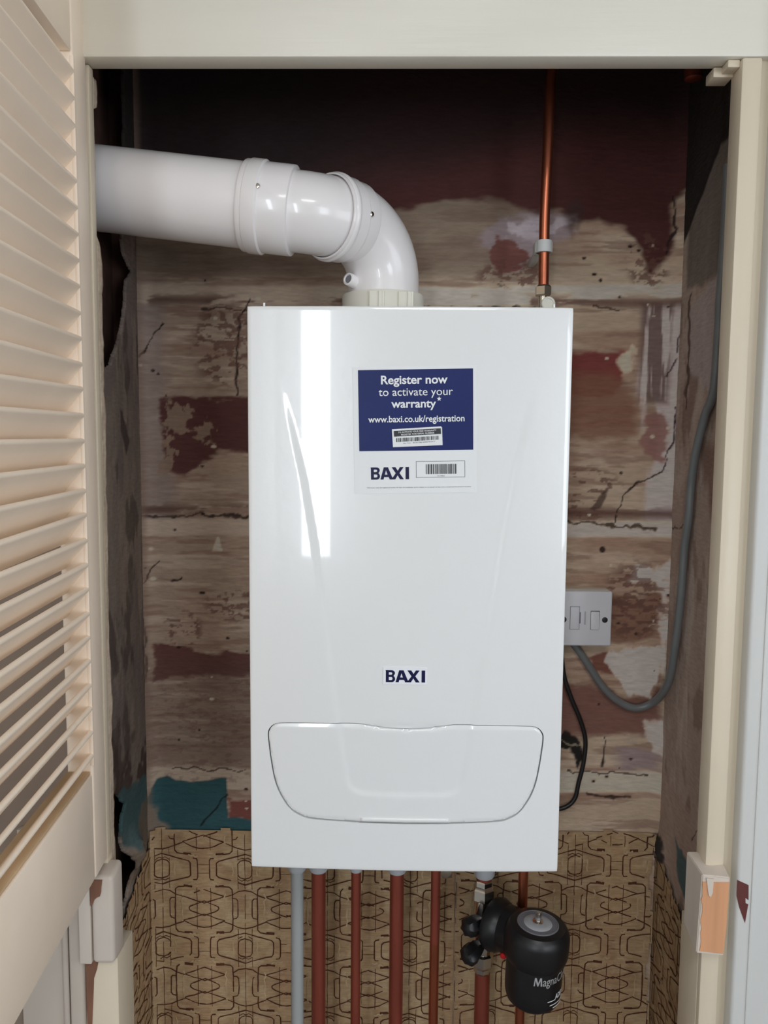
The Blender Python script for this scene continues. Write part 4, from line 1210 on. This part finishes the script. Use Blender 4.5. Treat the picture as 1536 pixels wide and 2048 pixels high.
sweep('tube', [(0.394, 0.20, 2.40), (0.394, 0.20, 2.052)], 0.0108, 'dull', cp, 24)
lathe('end_cap', (0.394, 0.20, 2.046), (0, 0, 1), [(0.009, 0.0), (0.0122, 0.002), (0.0126, 0.014), (0.0110, 0.016)], 'dull', cp, 28)

# ------------------------------------------------------------------ fused spur
sp = thing('fused_spur', 'white fused switch plate on the wall at the right edge of the boiler', 'switch', (0.28, 0.30, 1.27))
CX, CZ, FY = 0.2800, 1.2685, 0.266
box('back_box', CX - 0.0425, CX + 0.0425, FY + 0.004, 0.299, CZ - 0.0425, CZ + 0.0435, 'ivory', sp, 0.004, 3)
box('faceplate', CX - 0.0435, CX + 0.0435, FY - 0.004, FY + 0.0045, CZ - 0.0440, CZ + 0.0430, 'spur', sp, 0.003, 4)
box('fuse_carrier_seam', CX - 0.0220, CX - 0.0068, FY - 0.0043, FY, CZ - 0.0175, CZ + 0.0190, 'shade', sp)
box('fuse_carrier', CX - 0.0214, CX - 0.0074, FY - 0.0052, FY, CZ - 0.0170, CZ + 0.0184, 'spur', sp, 0.0008)
box('finger_notch', CX - 0.0070, CX - 0.0050, FY - 0.0044, FY, CZ - 0.0080, CZ + 0.0100, 'shade', sp, 0.0005)
box('flex_mark', CX + 0.0005, CX + 0.0030, FY - 0.0042, FY, CZ - 0.0100, CZ + 0.0110, 'greyp', sp, 0.0004)
box('switch_frame', CX + 0.0100, CX + 0.0245, FY - 0.0044, FY, CZ - 0.0175, CZ + 0.0125, 'shade', sp, 0.0006)
bm = bmesh.new()
add_box(bm, CX + 0.0108, CX + 0.0237, FY - 0.0055, FY, CZ - 0.0168, CZ + 0.0112, 0.0008)
for v in bm.verts:
    if v.co.y < FY - 0.003:
        v.co.y += 0.0030 * (v.co.z - (CZ - 0.0168)) / 0.028 - 0.002
bm_obj('rocker', bm, 'spur', sp)
for x in (CX - 0.0315, CX + 0.0325):
    lathe('screw', (x, FY - 0.0040, CZ - 0.002), (0, -1, 0), [(0.0045, -0.002), (0.0045, 0.0003), (0.0030, 0.0009), (0.001, 0.0009)], 'black', sp, 20)

# ------------------------------------------------------------------ cables
gp = [(0.408, 0.100, 1.90), (0.4115, 0.110, 1.80), (0.412, 0.117, 1.732), (0.412, 0.117, 1.692), (0.412, 0.124, 1.614), (0.412, 0.150, 1.582), (0.411, 0.175, 1.533), (0.411, 0.189, 1.489), (0.411, 0.195, 1.431), (0.411, 0.206, 1.385), (0.411, 0.212, 1.309), (0.410, 0.226, 1.230), (0.409, 0.240, 1.180), (0.405, 0.265, 1.146), (0.396, 0.284, 1.126), (0.373, 0.2885, 1.117), (0.345, 0.2885, 1.128), (0.320, 0.2885, 1.151), (0.300, 0.2885, 1.180), (0.284, 0.2885, 1.204), (0.270, 0.2885, 1.222)]
gpath = catmull(gp, 6)
tag(sweep('grey_cable', gpath, [0.0060] * len(gpath), 'gcable', None, 14), 'grey cable running down the right wall and looping up to the switch plate', 'cable')
bp_ = [(0.2520, 0.287, 1.228), (0.2530, 0.2885, 1.200), (0.2585, 0.2895, 1.165), (0.2710, 0.2895, 1.130), (0.2860, 0.2895, 1.095), (0.2950, 0.2895, 1.062), (0.2930, 0.2895, 1.024), (0.2860, 0.2895, 0.990), (0.2810, 0.2895, 0.965), (0.2680, 0.2885, 0.951), (0.2480, 0.286, 0.946), (0.222, 0.27, 0.95), (0.19, 0.26, 0.965), (0.16, 0.26, 0.995)]
bpath = catmull(bp_, 6)
tag(sweep('black_cable', bpath, 0.0036, 'bcable', None, 12), 'thin black flex hanging from the switch plate and curling under the boiler', 'cable')

# ------------------------------------------------------------------ magnetic filter
mf = thing('magnetic_filter', 'black canister filter with a chrome top screw on the pipes, lower right', 'filter', (0.193, 0.135, 0.72))
FX, FYY = 0.1945, 0.135
tl = Vector((0.05, -0.02, 1)).normalized()
base = Vector((FX - 0.004, FYY, 0.7255))
lathe('canister', base, tl, [(0.020, 0.0), (0.030, 0.003), (0.0375, 0.010), (0.0400, 0.019), (0.0408, 0.030), (0.0412, 0.066), (0.0412, 0.082)], 'blackp', mf, 56)
lathe('cap', base + tl * 0.070, tl, [(0.0415, 0.0), (0.0440, 0.003), (0.0465, 0.012), (0.0470, 0.022), (0.0470, 0.036), (0.0462, 0.042), (0.0430, 0.048), (0.0400, 0.0515), (0.0330, 0.0530)], 'blackp', mf, 56)
for k in range(12):
    a = R(30 * k + 10)
    pass
ctop = base + tl * 0.1225
lathe('rim_ring', ctop, tl, [(0.0300, 0.0), (0.0300, 0.0012), (0.0285, 0.0018), (0.0282, 0.0008)], 'shade', mf, 48)
lathe('lid_disc', ctop, tl, [(0.0200, -0.002), (0.0205, 0.0010), (0.0195, 0.0018), (0.0120, 0.0024), (0.0060, 0.0026)], 'greyp', mf, 40)
lathe('vent_screw', ctop, tl, [(0.0075, 0.0), (0.0078, 0.004), (0.0045, 0.0048), (0.0042, 0.016), (0.0030, 0.0172)], 'chrome', mf, 24)['label'] = 'chrome bleed screw on the lid'
# housing that joins the canister to the valve
bm = bmesh.new()
add_sweep(bm, [(0.187, 0.150, 0.806), (0.165, 0.180, 0.806), (0.142, 0.200, 0.806)], [0.033, 0.035, 0.033], 28)
bmesh.ops.recalc_face_normals(bm, faces=bm.faces)
bm_obj('housing', bm, 'blackp', mf, angle=50)
lathe('flange', (0.146, 0.194, 0.806), (-0.75, 0.62, 0), [(0.030, -0.020), (0.036, -0.012), (0.040, 0.0), (0.038, 0.008), (0.026, 0.012)], 'blackp', mf, 36)
lathe('red_button', (0.1500, 0.1515, 0.7835), (-0.25, -1, 0.0), [(0.0046, -0.012), (0.0046, 0.0), (0.0036, 0.0014), (0.001, 0.0016)], 'red', mf, 20)
for zc, s in ((0.8470, 1), (0.7405, -1)):
    lathe('union_nut', (0.1262, 0.21, zc), (0, 0, s), [(0.0142, -0.011), (0.0172, -0.008), (0.0172, 0.008), (0.0150, 0.012), (0.0135, 0.0135), (0.0135, 0.020), (0.0125, 0.022)], 'chrome', mf, 6 if s > 0 else 8, 20)
sweep('valve_body', [(0.1262, 0.21, 0.744), (0.1262, 0.21, 0.770), (0.1262, 0.21, 0.795), (0.1262, 0.21, 0.820), (0.1262, 0.21, 0.845)], [0.0130, 0.0155, 0.0125, 0.0155, 0.0130], 'chrome', mf, 24, angle=60)
for zc, tz in ((0.8090, 0.35), (0.7680, -0.35)):
    bm = bmesh.new()
    c = Vector((0.1085, 0.184, zc))
    rings = add_sweep(bm, [c + Vector((0.014, 0.016, 0)), c + Vector((0.004, 0.006, 0)), c + Vector((-0.002, -0.002, tz * 0.004)), c + Vector((-0.010, -0.010, tz * 0.010)), c + Vector((-0.013, -0.013, tz * 0.012))], [0.008, 0.0140, 0.0158, 0.0142, 0.0085], 14)
    for i, rg in enumerate(rings):
        for k, v in enumerate(rg):
            if k % 2 == 0:
                v.co = v.co.lerp(sum((q.co for q in rg), Vector()) / len(rg), 0.20)
    bmesh.ops.recalc_face_normals(bm, faces=bm.faces)
    o = bm_obj('valve_handle', bm, 'blackp', mf, angle=45)
# print wrapped round the canister
def wrap(me_, r, zoff, a0):
    bm = join_meshes(me_) if isinstance(me_, list) else me_
    bmesh.ops.triangulate(bm, faces=bm.faces[:])
    for _ in range(2):
        bmesh.ops.subdivide_edges(bm, edges=[e for e in bm.edges if e.calc_length() > 0.003], cuts=1, use_grid_fill=False)
        bmesh.ops.triangulate(bm, faces=bm.faces[:])
    for v in bm.verts:
        a = a0 + v.co.x / r
        zz_ = zoff + v.co.y
        ctr = base + tl * (zz_ - base.z)
        v.co = (ctr.x + math.sin(a) * (r + 0.0004), ctr.y - math.cos(a) * (r + 0.0004), zz_)
    return bm
bm = wrap([curve_mesh([[(0.0, 0.0), (0.0018, 0.0), (0.0024, 0.0085), (0.0052, 0.0), (0.0066, 0.0), (0.0092, 0.0085), (0.0098, 0.0), (0.0120, 0.0), (0.0108, 0.0125), (0.0084, 0.0125), (0.0060, 0.0048), (0.0036, 0.0125), (0.0012, 0.0125)]]), text_mesh('agnaClean', 0.0128, 0.066, 0.0, 0.0125, 0.008)], 0.0412, 0.7795, R(-11))
me = bpy.data.meshes.new('lettering')
bm.to_mesh(me)
bm.free()
link('lettering', me, 'silver', mf, smooth=False)
ml = [text_mesh('ADEY', 0.0130, 0.0330, 0.0, 0.0078, 0.03)]
b_ = bmesh.new()
for x0, x1, y in ((0.0, 0.0140, -0.0012), (0.004, 0.033, -0.0075), (0.010, 0.033, -0.0125)):
    n = 8
    for i in range(n):
        b_.faces.new([b_.verts.new(q) for q in ((x0 + (x1 - x0) * i / n, y, 0), (x0 + (x1 - x0) * (i + 1) / n, y, 0), (x0 + (x1 - x0) * (i + 1) / n, y + 0.0014, 0), (x0 + (x1 - x0) * i / n, y + 0.0014, 0))])
tmp = bpy.data.meshes.new('t')
b_.to_mesh(tmp)
b_.free()
bm = wrap(ml + [tmp], 0.0412, 0.7540, R(20))
me = bpy.data.meshes.new('maker_mark')
bm.to_mesh(me)
bm.free()
link('maker_mark', me, 'white', mf, smooth=False)
